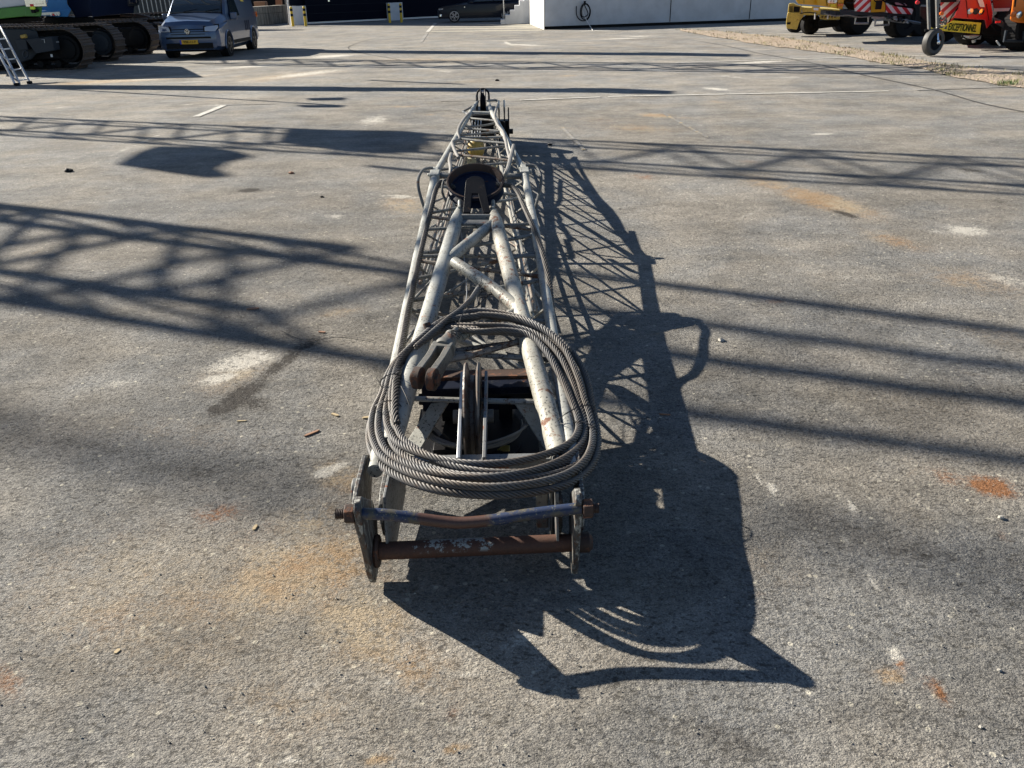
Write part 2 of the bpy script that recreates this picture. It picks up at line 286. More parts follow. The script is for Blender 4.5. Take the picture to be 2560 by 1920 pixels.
# ------------------------------------------------------------------ mesh helpers
class MB:
    def __init__(s): s.v = []; s.f = []; s.mi = []; s.cur = 0
    def add(s, vs, fs):
        o = len(s.v); s.v += [tuple(map(float, p)) for p in vs]
        for f in fs: s.f.append(tuple(i + o for i in f)); s.mi.append(s.cur)
        return s
    def box(s, c, d, M=None):
        hx, hy, hz = d[0] / 2, d[1] / 2, d[2] / 2
        vs = [Vector((x, y, z)) for x in (-hx, hx) for y in (-hy, hy) for z in (-hz, hz)]
        if M is not None: vs = [M @ q for q in vs]
        vs = [q + Vector(c) for q in vs]
        return s.add(vs, [(0, 1, 3, 2), (4, 6, 7, 5), (0, 4, 5, 1), (2, 3, 7, 6), (0, 2, 6, 4), (1, 5, 7, 3)])
    def bar(s, a, b, w_, h_, up=(0, 0, 1)):
        a = Vector(a); b = Vector(b); d = (b - a).normalized(); x = d.cross(Vector(up)).normalized(); y = x.cross(d)
        vs = [p + x * (i * w_ / 2) + y * (j * h_ / 2) for p in (a, b) for i, j in ((-1, -1), (1, -1), (1, 1), (-1, 1))]
        return s.add(vs, [(0, 3, 2, 1), (4, 5, 6, 7), (0, 1, 5, 4), (1, 2, 6, 5), (2, 3, 7, 6), (3, 0, 4, 7)])
    def tube(s, pts, r, n=10, closed=False, cap=True):
        P = np.array([tuple(p) for p in pts], float); N = len(P)
        R = np.full(N, r) if np.isscalar(r) else np.array(r, float)
        if closed: T = np.roll(P, -1, 0) - np.roll(P, 1, 0)
        else:
            T = np.gradient(P, axis=0)
        T /= np.linalg.norm(T, axis=1)[:, None] + 1e-12
        up = np.array([0, 0, 1.0]) if abs(T[0][2]) < 0.9 else np.array([1.0, 0, 0])
        x = np.cross(T[0], up); x /= np.linalg.norm(x); a = np.linspace(0, 2 * math.pi, n, endpoint=False)
        vs = []
        for i in range(N):
            x = x - T[i] * (x @ T[i]); x /= np.linalg.norm(x) + 1e-12; y = np.cross(T[i], x)
            vs.append(P[i] + R[i] * (np.cos(a)[:, None] * x + np.sin(a)[:, None] * y))
        vs = np.concatenate(vs); fs = []
        for i in range(N if closed else N - 1):
            j = (i + 1) % N
            for k in range(n):
                l = (k + 1) % n; fs.append((i * n + k, i * n + l, j * n + l, j * n + k))
        if cap and not closed: fs.append(tuple(range(n - 1, -1, -1))); fs.append(tuple((N - 1) * n + k for k in range(n)))
        return s.add(vs, fs)
    def cyl(s, a, b, r, n=20, r2=None):
        return s.tube([a, b], [r, r if r2 is None else r2], n)
    def prism(s, poly, d0, d1=None):
        """poly: list of 3-D points, extruded by vector d0"""
        n = len(poly); P = [Vector(p) for p in poly]; D = Vector(d0)
        vs = P + [p + D for p in P]
        fs = [tuple(range(n)), tuple(range(2 * n - 1, n - 1, -1))] + [(i, i + n, (i + 1) % n + n, (i + 1) % n) for i in range(n)]
        return s.add(vs, fs)
    def lathe(s, c, axis, prof, n=40, cap=True):
        """prof: list of (t along axis, radius)"""
        ax = Vector(axis).normalized(); u = ax.orthogonal().normalized(); w_ = ax.cross(u); c = Vector(c); vs = []
        for t, r in prof:
            for k in range(n):
                a = 2 * math.pi * k / n; vs.append(c + ax * t + (u * math.cos(a) + w_ * math.sin(a)) * r)
        fs = []
        m_ = len(prof)
        for i in range(m_ - 1):
            for k in range(n): l = (k + 1) % n; fs.append((i * n + k, i * n + l, (i + 1) * n + l, (i + 1) * n + k))
        if cap: fs.append(tuple(range(n - 1, -1, -1))); fs.append(tuple((m_ - 1) * n + k for k in range(n)))
        return s.add(vs, fs)
    def build(s, name, mats, parent=None, smooth=True, bevel=0.0, label=None, angle=35):
        me = bpy.data.meshes.new(name); me.from_pydata(s.v, [], s.f)
        if not isinstance(mats, (list, tuple)): mats = [mats]
        for q in mats: me.materials.append(q)
        if len(mats) > 1: me.polygons.foreach_set('material_index', s.mi)
        bm = bmesh.new(); bm.from_mesh(me); bmesh.ops.recalc_face_normals(bm, faces=bm.faces); bm.to_mesh(me); bm.free()
        if smooth:
            me.polygons.foreach_set('use_smooth', [True] * len(me.polygons)); me.set_sharp_from_angle(angle=math.radians(angle))
        me.update()
        o = bpy.data.objects.new(name, me); S.collection.objects.link(o)
        if parent is not None: o.parent = parent; o.matrix_parent_inverse = parent.matrix_world.inverted()
        if bevel:
            b = o.modifiers.new('bevel', 'BEVEL'); b.width = bevel; b.segments = 2; b.limit_method = 'ANGLE'; b.angle_limit = math.radians(40)
        if label: o['label'] = label
        return o

def tag(o, label=None, cat=None, group=None, kind=None):
    if label: o['label'] = label
    if cat: o['category'] = cat
    if group: o['group'] = group
    if kind: o['kind'] = kind
    return o
def thing(name, loc, label, cat, group=None, rz=0.0):
    o = bpy.data.objects.new(name, None); S.collection.objects.link(o); o.location = tuple(map(float, loc)); o.rotation_euler = (0, 0, rz)
    o.empty_display_size = 0.2
    o.matrix_world = Matrix.Translation(o.location) @ Matrix.Rotation(rz, 4, 'Z')
    return tag(o, label, cat, group)
def local(mb, name, mat, parent, **k):       # mesh already in the parent's local frame
    o = mb.build(name, mat, None, **k); o.parent = parent; return o
def spline(pts, n=12, closed=False):
    P = [np.array(p, float) for p in pts]; N = len(P); out = []
    rngi = range(N) if closed else range(N - 1)
    for i in rngi:
        p0 = P[(i - 1) % N] if (closed or i > 0) else P[0]; p1 = P[i]; p2 = P[(i + 1) % N]
        p3 = P[(i + 2) % N] if (closed or i + 2 < N) else P[-1]
        for k in range(n):
            t = k / n
            out.append(0.5 * ((2 * p1) + (-p0 + p2) * t + (2 * p0 - 5 * p1 + 4 * p2 - p3) * t * t + (-p0 + 3 * p1 - 3 * p2 + p3) * t ** 3))
    if not closed: out.append(P[-1])
    return out
def resample(pts, step):
    P = np.array(pts); d = np.r_[0, np.cumsum(np.linalg.norm(np.diff(P, axis=0), axis=1))]
    n = max(3, int(d[-1] / step)); t = np.linspace(0, d[-1], n)
    return np.stack([np.interp(t, d, P[:, i]) for i in range(3)], 1)
def text_mesh(txt, name, mat, M, size, parent=None, extrude=0.002, xs=1.0):
    cu = bpy.data.curves.new(name, 'FONT'); cu.body = txt; cu.size = size; cu.extrude = extrude; cu.align_x = 'CENTER'; cu.align_y = 'CENTER'
    cu.offset = size * 0.012
    o = bpy.data.objects.new(name, cu); S.collection.objects.link(o)
    dg = bpy.context.evaluated_depsgraph_get(); me = bpy.data.meshes.new_from_object(o.evaluated_get(dg))
    bpy.data.objects.remove(o); me.transform(M @ Matrix.Diagonal((xs, 1, 1, 1))); me.materials.clear(); me.materials.append(mat)
    o = bpy.data.objects.new(name, me); S.collection.objects.link(o)
    if parent: o.parent = parent
    return o
def rope_mb(path, R=0.011, strands=6, pitch=0.10, sides=6, step=0.010, core=True, phase=0.0):
    P = resample(path, step); N = len(P); T = np.gradient(P, axis=0); T /= np.linalg.norm(T, axis=1)[:, None]
    up = np.array([0, 0, 1.0]) if abs(T[0][2]) < 0.9 else np.array([1.0, 0, 0])
    x = np.cross(T[0], up); x /= np.linalg.norm(x); X = []; Y = []
    for i in range(N):
        x = x - T[i] * (x @ T[i]); x /= np.linalg.norm(x); X.append(x); Y.append(np.cross(T[i], x))
    X = np.array(X); Y = np.array(Y)
    s = np.r_[0, np.cumsum(np.linalg.norm(np.diff(P, axis=0), axis=1))]
    mb = MB(); rs = R * 0.295; ro = R * 0.71
    for k in range(strands):
        a = phase + 2 * math.pi * k / strands + 2 * math.pi * s / pitch
        mb.tube(P + ro * (np.cos(a)[:, None] * X + np.sin(a)[:, None] * Y), rs, sides)
    if core: mb.tube(P[::3], R * 0.46, 6)
    return mb

# ------------------------------------------------------------------ ground sheet with stains and painted soft shadows
def axis(lo, hi, fine, a, b, grow=1.09):
    c = list(np.arange(a, b, fine)); s_ = fine
    while c[-1] < hi: s_ *= grow; c.append(c[-1] + s_)
    s_ = fine
    while c[0] > lo: s_ *= grow; c.insert(0, c[0] - s_)
    return np.array(c)
gx = axis(-420, 420, 0.035, -3.2, 3.4, 1.035); gy = axis(-30, 600, 0.03, 1.2, 7.0, 1.02)
GX, GY = np.meshgrid(gx, gy); st = np.zeros(GX.shape + (4,))
# (channel, px, py, half-axis vector 1 in px, half-axis vector 2 in px, strength)   0 white 1 rust 2 tan 3 dark (stains and painted soft shadows)
stains = []
for a, b, n_, k_ in (((60, 480), (190, 426), 7, .45), ((195, 424), (400, 335), 12, .62), ((400, 335), (470, 303), 3, .35), ((150, 440), (20, 500), 4, .25)):
    for i in range(n_):
        t = (i + .5) / n_; dx, dy = (b[0] - a[0]) / n_, (b[1] - a[1]) / n_; stains.append((0, a[0] + (b[0] - a[0]) * t, a[1] + (b[1] - a[1]) * t, (dx * .42, dy * .42), (4, 2.2), k_ * random.uniform(.5, 1.2)))
stains += [
 (2, 350, 1500, (520, 0), (0, 330), .34), (2, 700, 1750, (300, 0), (0, 150), .30), (3, 2250, 1800, (420, 0), (0, 200), .30), (3, 1900, 1560, (260, 0), (0, 160), .24), (2, 420, 1080, (300, 30), (0, 60), .25), (1, 250, 1560, (140, -30), (0, 60), .22), (1, 830, 1480, (60, -60), (30, 30), .25),
 (2, 740, 1430, (260, -90), (60, 110), .62), (2, 900, 1560, (180, 60), (-60, 120), .55), (2, 560, 1500, (200, -60), (60, 60), .42),
 (2, 780, 1300, (120, -20), (30, 60), .45), (2, 850, 1190, (90, 20), (0, 60), .50), (2, 1010, 1650, (190, 60), (0, 90), .45),
 (1, 545, 1285, (80, -14), (10, 28), .50), (1, 720, 1420, (130, -40), (20, 50), .26), (1, 640, 1330, (90, -10), (10, 40), .25),
 (1, 20, 1700, (50, 10), (0, 60), .45), (1, 970, 1450, (60, 10), (0, 50), .15),
 (0, 815, 1178, (34, -8), (4, 14), .95), (0, 850, 1160, (30, -8), (4, 8), .8), (0, 760, 1718, (52, -10), (4, 12), .75), (0, 960, 1700, (42, -2), (2, 12), .8),
 (2, 955, 1890, (44, -10), (4, 14), .9), (2, 1140, 1865, (34, -8), (3, 12), .8), (0, 720, 1900, (50, -8), (2, 10), .7), (0, 1170, 1680, (90, -14), (4, 10), .55),
 (0, 1290, 1600, (60, -30), (14, 20), .6), (0, 790, 1565, (60, -6), (2, 8), .6), (2, 965, 1545, (50, -6), (2, 8), .6),
 (1, 1128, 1765, (8, 40), (10, 0), .55), (0, 1070, 1900, (60, -6), (2, 10), .3),
 # stains on the right
 (1, 2480, 1215, (70, 18), (-6, 26), .85), (1, 2370, 1190, (60, 24), (-10, 24), .42), (1, 2335, 1720, (34, 44), (12, -6), 1.0), (1, 2258, 1662, (20, 14), (6, -10), .7),
 (0, 2240, 1640, (34, 36), (12, -8), .8), (2, 2225, 1690, (46, 10), (0, 24), .7), (0, 1925, 1218, (38, 34), (10, -4), .8), (0, 2130, 1265, (24, 22), (8, -4), .75),
 (0, 2170, 1420, (28, 60), (9, -4), .75), (0, 2120, 1350, (20, 20), (8, -4), .5), (0, 2290, 1530, (24, 30), (9, -4), .6), (0, 1975, 1280, (12, 14), (6, -3), .6), (0, 2165, 1575, (20, 14), (6, -6), .55),
 (2, 1900, 1400, (200, 120), (60, -40), .22), (0, 2400, 1600, (50, 50), (10, -8), .35), (0, 1830, 1215, (16, 12), (6, -4), .5),
 # tan dust trails
 (2, 2060, 500, (150, 40), (10, -22), .75), (2, 1930, 460, (120, 30), (5, -20), .5), (1, 2060, 512, (80, 26), (6, -8), .22), (1, 2250, 605, (90, 26), (4, -14), .3), (2, 2230, 600, (110, 30), (4, -20), .45),
 (1, 1610, 441, (46, 4), (2, -8), .42), (1, 1870, 403, (40, 3), (2, -5), .3), (2, 1640, 288, (50, 2), (2, -6), .75), (1, 1625, 288, (26, 1), (1, -4), .4), (2, 1590, 320, (160, 6), (4, -14), .42),
 (0, 2415, 575, (70, 8), (4, -14), .72), (0, 2350, 580, (36, 6), (3, -8), .4), (2, 2430, 700, (200, 30), (10, -40), .40), (0, 2520, 700, (120, 20), (5, -20), .42), (0, 2150, 690, (300, 20), (10, -24), .28),
 (1, 1935, 752, (46, 6), (2, -8), .40), (0, 1790, 222, (44, 4), (2, -3), .85), (0, 2050, 334, (44, 1), (1, -2), .85), (0, 1950, 328, (60, 2), (1, -2), .3), (0, 1690, 470, (60, 30), (2, -10), .3),
 (0, 2400, 900, (260, 40), (20, -60), .2), (2, 2480, 830, (120, 20), (10, -30), .3), (0, 2420, 380, (10, 6), (3, -2), .2),
 # left of the jib
 (0, 610, 900, (90, -30), (30, 20), .78), (0, 545, 945, (60, -20), (16, 14), .7), (2, 590, 930, (110, -40), (20, 40), .5), (3, 600, 990, (70, -50), (22, 14), 1.0), (3, 700, 910, (70, -50), (14, 12), .75), (3, 770, 860, (60, -26), (14, 11), .6),
 (3, 538, 1022, (16, -6), (8, 10), 1.2), (3, 640, 1010, (50, -10), (20, 26), .6), (0, 300, 955, (40, -6), (4, 10), .55), (3, 625, 475, (32, 0), (3, -6), 1.0), (3, 590, 480, (40, 4), (3, -4), .3),
 (2, 1010, 510, (80, 10), (4, -30), .5), (0, 1000, 490, (70, 4), (3, -6), .6), (0, 840, 540, (34, 2), (2, -8), .5), (0, 935, 300, (46, -2), (8, -14), .55), (0, 300, 470, (60, -14), (3, -6), .3),
 (0, 285, 500, (30, -4), (2, -5), .4), (0, 560, 585, (60, 0), (3, -10), .2), (2, 850, 780, (70, -8), (6, -16), .4), (0, 1000, 760, (40, -2), (3, -6), .45), (0, 1190, 880, (60, -2), (3, -12), .3),
 # far field, pale rubbed patches; then dark marks and painted shadow bands
 (0, 830, 140, (70, -4), (3, -4), .75), (0, 760, 185, (120, -14), (5, -6), .62), (2, 720, 190, (160, -16), (6, -9), .55), (2, 1080, 150, (240, 0), (2, -8), .42), (0, 900, 165, (60, 0), (2, -3), .6),
 (0, 1060, 170, (60, 0), (2, -3), .6), (0, 1400, 178, (20, 0), (2, -3), .3), (2, 320, 200, (240, -14), (4, -6), .7), (0, 400, 195, (200, -14), (3, -4), .5), (0, 640, 165, (120, -8), (3, -4), .6),
 (0, 1280, 100, (60, -3), (2, -2), .5), (0, 1310, 112, (70, 3), (2, -2), .75), (0, 1270, 108, (14, 6), (3, -2), .8), (0, 1560, 96, (80, -3), (2, -2), .65), (0, 1600, 90, (50, -2), (2, -2), .6), (0, 1500, 76, (70, -1), (1, -2), .5),
 (0, 1440, 160, (200, 2), (2, -3), .5), (0, 1640, 175, (60, 5), (2, -3), .65), (0, 1390, 175, (90, 1), (2, -3), .45), (0, 1900, 155, (90, -5), (2, -3), .7), (0, 1800, 190, (70, -6), (2, -3), .35), (0, 1440, 202, (40, 3), (2, -2), .3),
 (0, 1030, 232, (60, 0), (2, -3), .3), (0, 1160, 200, (60, -2), (2, -3), .35), (2, 1200, 125, (200, -4), (4, -5), .28), (0, 2350, 110, (10, 0), (1, -1), .2), (2, 2480, 232, (90, 6), (4, -10), .35), (0, 1850, 235, (20, 2), (2, -2), .2),
 (0, 540, 262, (40, 0), (2, -3), .5), (0, 700, 268, (40, 0), (1, -2), .4), (2, 1500, 300, (120, 4), (4, -12), .3), (0, 1350, 262, (70, 1), (3, -8), .25),
 (3, 2115, 534, (46, 14), (3, -5), .85), (3, 2425, 425, (50, 6), (3, -4), .7), (3, 2515, 508, (34, 12), (2, -4), .7), (3, 2180, 381, (24, 1), (2, -3), .6), (3, 1640, 1337, (20, 2), (3, -8), .7), (3, 1505, 365, (8, 0), (1, -2), .3),
 (3, 1800, 1840, (200, 60), (40, -50), .42), (3, 2060, 1300, (240, 80), (20, -50), .34), (3, 2300, 1380, (200, 30), (10, -30), .42), (3, 200, 1110, (240, 36), (10, -24), .42), (3, 480, 1175, (160, 30), (8, -30), .40),  # long bands at left and right paint soft boom shadows into the ground
 (3, 940, 800, (60, 10), (10, -20), .5), (3, 2200, 900, (200, 50), (10, -50), .28), (3, 1700, 1700, (300, 60), (20, -60), .22), (3, 400, 1850, (200, 10), (10, -30), .22), (2, 2300, 1000, (260, 30), (10, -50), .18),
]
rs = random.Random(3)
for _ in range(70):
    px, py = rs.uniform(100, 2000), rs.uniform(95, 300); L0 = rs.uniform(14, 80); stains.append((rs.choice((0, 0, 2)), px, py, (L0, rs.uniform(-.08, .08) * L0), (2, -rs.uniform(1, 3)), rs.uniform(.2, .6)))
for _ in range(60):
    px, py = rs.uniform(0, 2560), rs.uniform(300, 1000); L0 = rs.uniform(12, 70); stains.append((rs.choice((0, 2, 3)), px, py, (L0, rs.uniform(-.5, .3) * L0), (3, -rs.uniform(2, 7)), rs.uniform(.15, .45)))
for _ in range(45):
    px, py = rs.uniform(0, 2560), rs.uniform(1000, 1920); L0 = rs.uniform(10, 60); stains.append((rs.choice((0, 2, 3, 1)), px, py, (L0, rs.uniform(-1, 1) * L0), (6, -rs.uniform(4, 14)), rs.uniform(.15, .4)))
for ch, px, py, a, b, k in stains:
    c0 = W(px, py)[:2]; A = W(px + a[0], py + a[1])[:2] - c0; B = W(px + b[0], py + b[1])[:2] - c0
    D = A[0] * B[1] - A[1] * B[0]; dx = GX - c0[0]; dy = GY - c0[1]
    q1 = (dx * B[1] - dy * B[0]) / D; q2 = (dy * A[0] - dx * A[1]) / D
    rr = np.sqrt(q1 ** 2 + q2 ** 2); f = k * np.exp(-1.1 * rr ** 2.0) * (rr < 3)
    st[..., ch] = np.maximum(st[..., ch], f)
ny, nx = GX.shape; me = bpy.data.meshes.new('ground')
GZ = np.where((abs(GX) < 8) & (GY < 12), 0.0035 * np.sin(GX * 2.1 + 1.3 * np.sin(GY * 1.1)) * np.sin(GY * 2.7 + GX), 0) * np.clip((8 - abs(GX)) / 3, 0, 1) * np.clip((12 - GY) / 4, 0, 1) - 0.0035
me.vertices.add(nx * ny); me.vertices.foreach_set('co', np.stack([GX, GY, GZ], -1).astype(np.float32).ravel())
I = np.arange(nx * ny).reshape(ny, nx); Q = np.stack([I[:-1, :-1], I[:-1, 1:], I[1:, 1:], I[1:, :-1]], -1).reshape(-1, 4)
me.loops.add(Q.size); me.loops.foreach_set('vertex_index', Q.ravel().astype(np.int32)); me.polygons.add(len(Q))
me.polygons.foreach_set('loop_start', np.arange(0, Q.size, 4, dtype=np.int32)); me.polygons.foreach_set('loop_total', np.full(len(Q), 4, np.int32))
me.update(calc_edges=True); me.validate()
ca = me.color_attributes.new('stain', 'FLOAT_COLOR', 'POINT'); ca.data.foreach_set('color', st.astype(np.float32).ravel())
me.polygons.foreach_set('use_smooth', [True] * len(me.polygons)); me.materials.append(MA_ASPH)
gr = bpy.data.objects.new('ground', me); S.collection.objects.link(gr); tag(gr, 'worn grey asphalt of the crane yard with stains and rust marks', 'ground', kind='structure')

# painted lines (flat strips a few mm above the asphalt)
def strip(a, b, wd, mat, label, z=0.006, name='painted_line', zig=0):
    A = W(*a)[:2]; B = W(*b)[:2]; d = (B - A) / np.linalg.norm(B - A); n = np.array([-d[1], d[0]]); N = max(2, int(np.linalg.norm(B - A) / 0.25))
    mb = MB(); vs = []; rn = random.Random(a[0])
    for i in range(N + 1):
        p = A + (B - A) * i / N
        for s_ in (-1, 1): q = p + n * s_ * wd * (0.5 + rn.uniform(-.06, .06)); vs.append((q[0], q[1], z))
    mb.add(vs, [(2 * i, 2 * i + 1, 2 * i + 3, 2 * i + 2) for i in range(N)])
    return tag(mb.build(name, mat, smooth=False), label, 'road marking', kind='structure')
strip((1300, 251), (1500, 243), .10, M_LINE, 'broken white line right of the jib tip')
strip((1520, 242), (2222, 228), .11, M_LINE, 'white parking line crossing the yard to the right')
strip((2290, 226), (2560, 216), .08, M_LINEF, 'faint white line near right edge')
strip((490, 292), (560, 264), .12, M_LINE, 'short white diagonal dash left of the jib')
strip((555, 263), (740, 258), .06, M_LINEF, 'faint white line beside the diagonal dash')
strip((1240, 250), (1100, 253), .06, M_LINEF, 'faint line behind jib tip')
strip((1085, 62), (1069, 80), .16, M_LINE, 'white line before dark car, near piece', )
strip((1089, 58), (1086, 61), .16, M_LINE, 'white line before dark car, far piece')
strip((1068, 82), (1052, 106), .13, M_LINEF, 'worn end of line before dark car')
for i, (x0, y0, x1, y1) in enumerate([(1085, 64, 1330, 62), (1083, 68, 1345, 66), (1080, 73, 1352, 70), (1077, 79, 1356, 76)]):
    strip((x0, y0), (x1, y1), .42, M_HATCH, ['pale hatch line nearest the stairs', 'second pale hatch line before the stairs', 'third pale hatch line before the stairs', 'pale hatch line nearest the camera'][i])
strip((1690, 157), (2130, 144), .10, M_LINE, 'white parking line before the rubble strip')
strip((2270, 141), (2520, 129), .10, M_LINE, 'white parking line under the hanging wheel')
strip((1905, 88), (1985, 83), .08, M_LINE, 'white line before the yellow tractor')
strip((1400, 108), (1600, 96), .06, M_LINEF, 'faint white line before the dock wall')
strip((80, 198), (240, 168), .06, M_LINEF, 'thin line beside the ladder')
strip((1660, 285), (1770, 345), .05, M_LINEY, 'thin yellow diagonal right of jib')
strip((1405, 318), (1460, 375), .05, M_LINEY, 'short thin yellow diagonal beside jib')
strip((1080, 150), (1290, 150), .05, M_LINEF, 'faint mark beyond jib tip')
# seam
M_SEAM = plain('dark_tar_seam', (0.03, 0.028, 0.026), 0.9)
def seam(pts, wd, label):
    P = [W(*p)[:2] for p in pts]; P = spline([(p[0], p[1], 0) for p in P], 8); mb = MB(); vs = []
    for i, p in enumerate(P):
        q = P[min(i + 1, len(P) - 1)] - P[max(i - 1, 0)]; n = np.array([-q[1], q[0]]) / np.hypot(q[0], q[1]); k = wd * random.uniform(.7, 1.2)
        for s_ in (-1, 1): vs.append((p[0] + n[0] * s_ * k / 2, p[1] + n[1] * s_ * k / 2, 0.007))
    mb.add(vs, [(2 * i, 2 * i + 1, 2 * i + 3, 2 * i + 2) for i in range(len(P) - 1)]); tag(mb.build('asphalt_seam', M_SEAM, smooth=False), label, 'seam', kind='structure')
seam([(1900, 134), (2040, 160), (2150, 186), (2330, 224), (2450, 258), (2560, 280)], .035, 'dark curved seam in the asphalt at right')
seam([(1000, 150), (870, 120), (960, 90)], .03, 'thin seam in the far asphalt')
seam([(1580, 94), (1750, 104), (1900, 134)], .03, 'seam running towards the dock wall')
seam([(1050, 282), (1130, 275)], .03, 'short crack left of the jib tip')

for pts, l in (([(0, 690), (50, 683), (90, 688), (160, 672), (230, 678)], 'hairline crack at the left edge of the yard'), ([(2230, 440), (2290, 425), (2340, 412), (2400, 410), (2450, 418)], 'hairline crack by the dark smear at right'), ([(700, 830), (760, 850), (840, 838), (930, 852)], 'hairline crack beside the scuffed patch')):
    seam([(x + random.uniform(-6, 6), y + random.uniform(-4, 4)) for x, y in pts], .007, l)
# earth strip
top = [(1700, 74), (1800, 78), (1900, 88), (2000, 101), (2100, 117), (2200, 133), (2280, 147), (2380, 163), (2560, 186)]
bot = [(1700, 77), (1800, 95), (1900, 112), (2000, 124), (2100, 138), (2200, 158), (2300, 172), (2400, 196), (2560, 222)]
mb = MB(); vs = []
ft = spline([(*p, 0) for p in top], 8); fb = spline([(*p, 0) for p in bot], 8)
for a, b in zip(ft, fb):
    for k in range(7):
        t = k / 6; px = a[0] + (b[0] - a[0]) * t; py = a[1] + (b[1] - a[1]) * t + (random.uniform(-1.5, 1.5) if k in (0, 6) else 0); p = W(px, py)
        vs.append((p[0], p[1], 0.012 + (0.03 * math.sin(math.pi * t) * random.uniform(.3, 1.6))))
mb.add(vs, [(7 * i + k, 7 * i + k + 1, 7 * i + 8 + k, 7 * i + 7 + k) for i in range(len(ft) - 1) for k in range(6)])
tag(mb.build('earth_strip', M_EARTH), 'strip of dry earth and rubble between the yards', 'earth', kind='structure')
mb = MB()
def blade(p, h, mbx):
    a = random.uniform(0, 6.28); d = np.array([math.cos(a), math.sin(a), 0]) ; n = np.array([-d[1], d[0], 0]) * h * .09
    lean = d * h * random.uniform(.2, 1.0)
    q0 = p - n; q1 = p + n; q2 = p + lean * .4 + np.array([0, 0, h * .6]); q3 = p + lean + np.array([0, 0, h * .85])
    mbx.add([q0, q1, q2 + n * .6, q2 - n * .6, q3], [(0, 1, 2, 3), (3, 2, 4)])
for _ in range(1500):
    i = random.random() ** .8 * (len(ft) - 1); i0 = int(i); t = random.choice([random.uniform(0, .3), random.uniform(.6, 1.05), random.random()])
    a, b = ft[i0], fb[i0]; p = W(a[0] + (b[0] - a[0]) * t + random.uniform(-9, 9), a[1] + (b[1] - a[1]) * t)
    if math.sin(p[1] * 2.3) * math.sin(p[0] * 3.1 + 1) < -.1 and random.random() < .85: continue
    p[2] = .01
    for _ in range(3): blade(p + np.array([random.uniform(-.06, .06), random.uniform(-.06, .06), 0]), random.uniform(.03, .10), mb)
tag(mb.build('dry_grass', M_GRASSD, smooth=False), 'sparse dry grass growing along the rubble strip', 'grass', kind='stuff')
mb = MB(); p0 = W(2515, 212)
mb.tube([p0, p0 + np.array([0, 0, .05])], .01, 5)
for _ in range(110): blade(p0 + np.array([random.gauss(0, .09), random.gauss(0, .08), 0]), random.uniform(.05, .12), mb)
tag(mb.build('weed_tuft', M_GRASS, smooth=False), 'bright green weed tuft at the right edge of the asphalt', 'weed')
# ------------------------------------------------------------------ the jib
JIB = thing('lattice_jib', W(1175, 1400), 'long off-white lattice jib section lying on the asphalt under the coiled rope', 'crane jib')
V = lambda p: Vector(tuple(map(float, p)))
fL, mL, jL, tL = W(937, 1178, .31), W(1044, 640, .42), W(1088, 437, .56), W(1178, 278, .56)
fR, mR, jR, tR = W(1437, 1178, .31), W(1350, 640, .42), W(1310, 430, .56), W(1228, 278, .56)
TL = [fL, mL, jL, tL]; TR = [fR, mR, jR, tR]
BL = [W(985, 1120, .10), W(1065, 760, .06), W(1112, 590, .06), W(1165, 400, .06), W(1183, 325, .07)]
BR = [W(1392, 1130, .10), W(1320, 750, .06), W(1290, 590, .06), W(1247, 390, .06), W(1232, 325, .07)]
def along(poly, py):
    """point of a chord seen at photo row py"""
    best = None
    for a, b in zip(poly[:-1], poly[1:]):
        for t in np.linspace(0, 1, 60):
            p = a + (b - a) * t; e = abs(proj(p)[1] - py)
            if best is None or e < best[0]: best = (e, p)
    return best[1]
def sag(a, b, n=10, amp=0.003):
    a = np.array(a); b = np.array(b); k = rng.normal(0, amp, 3)
    return [a + (b - a) * t + k * math.sin(math.pi * t) for t in np.linspace(0, 1, n)]
def part(mb, name, mat, label=None, par=None, **k): return mb.build(name, mat, par or JIB, label=label, **k)
for nm, P in (('l', TL), ('r', TR)):
    mb = MB(); mb.tube(sag(P[0], P[1], 12, .002)[:-1] + sag(P[1], P[2], 10, .002), .0285, 16); part(mb, 'chord', M_WHITE)
    mb = MB(); mb.tube(sag(P[2], P[3], 12, .003), .0275, 16); part(mb, 'chord', M_WHITE)
for P in (BL, BR):
    mb = MB(); mb.tube(P, .022, 12); part(mb, 'chord', M_WHITER)
# lacing between the two upper chords
top_pairs = [(283, 281), (296, 303), (317, 306), (322, 328), (339, 329), (343, 342), (346, 359), (379, 363), (386, 403), (426, 406), (465, 493), (533, 492), (541, 574), (637, 588), (638, 640), (650, 690), (755, 701), (772, 806), (905, 850), (872, 905), (700, 632), (575, 560), (990, 1010)]
for i, (a, b) in enumerate(top_pairs):
    p, q = along(TL, a), along(TR, b); mb = MB(); mb.tube(sag(p, q, 8, .006), .0115 if a < 600 else .0125, 8)
    part(mb, 'lacing_bar', M_LACER if i in (8, 15, 18, 12) else M_LACE)
ys_ = [288, 308, 332, 362, 400, 450, 510, 580, 665, 765, 885, 1020]
for T_, B_ in ((TL, BL), (TR, BR)):
    for i in range(len(ys_) - 1):
        p = along(T_, ys_[i]); q = along(B_, max(325, ys_[i] * 0.93 + 30 + (ys_[i + 1] - ys_[i]) * .5)); r_ = along(T_, ys_[i + 1])
        mb = MB(); mb.tube(sag(p, q, 6, .004), .0085, 7); part(mb, 'lacing_bar', M_LACE)
        mb = MB(); mb.tube(sag(q, r_, 6, .004), .0085, 7); part(mb, 'lacing_bar', M_LACE)
by = [330, 370, 430, 510, 620, 770, 960]
for i in range(len(by) - 1):
    p, q = (BL, BR) if i % 2 else (BR, BL)
    mb = MB(); mb.tube(sag(along(p, by[i]), along(q, by[i + 1]), 6, .004), .0085, 7); part(mb, 'lacing_bar', M_LACER if i % 3 == 0 else M_LACE)
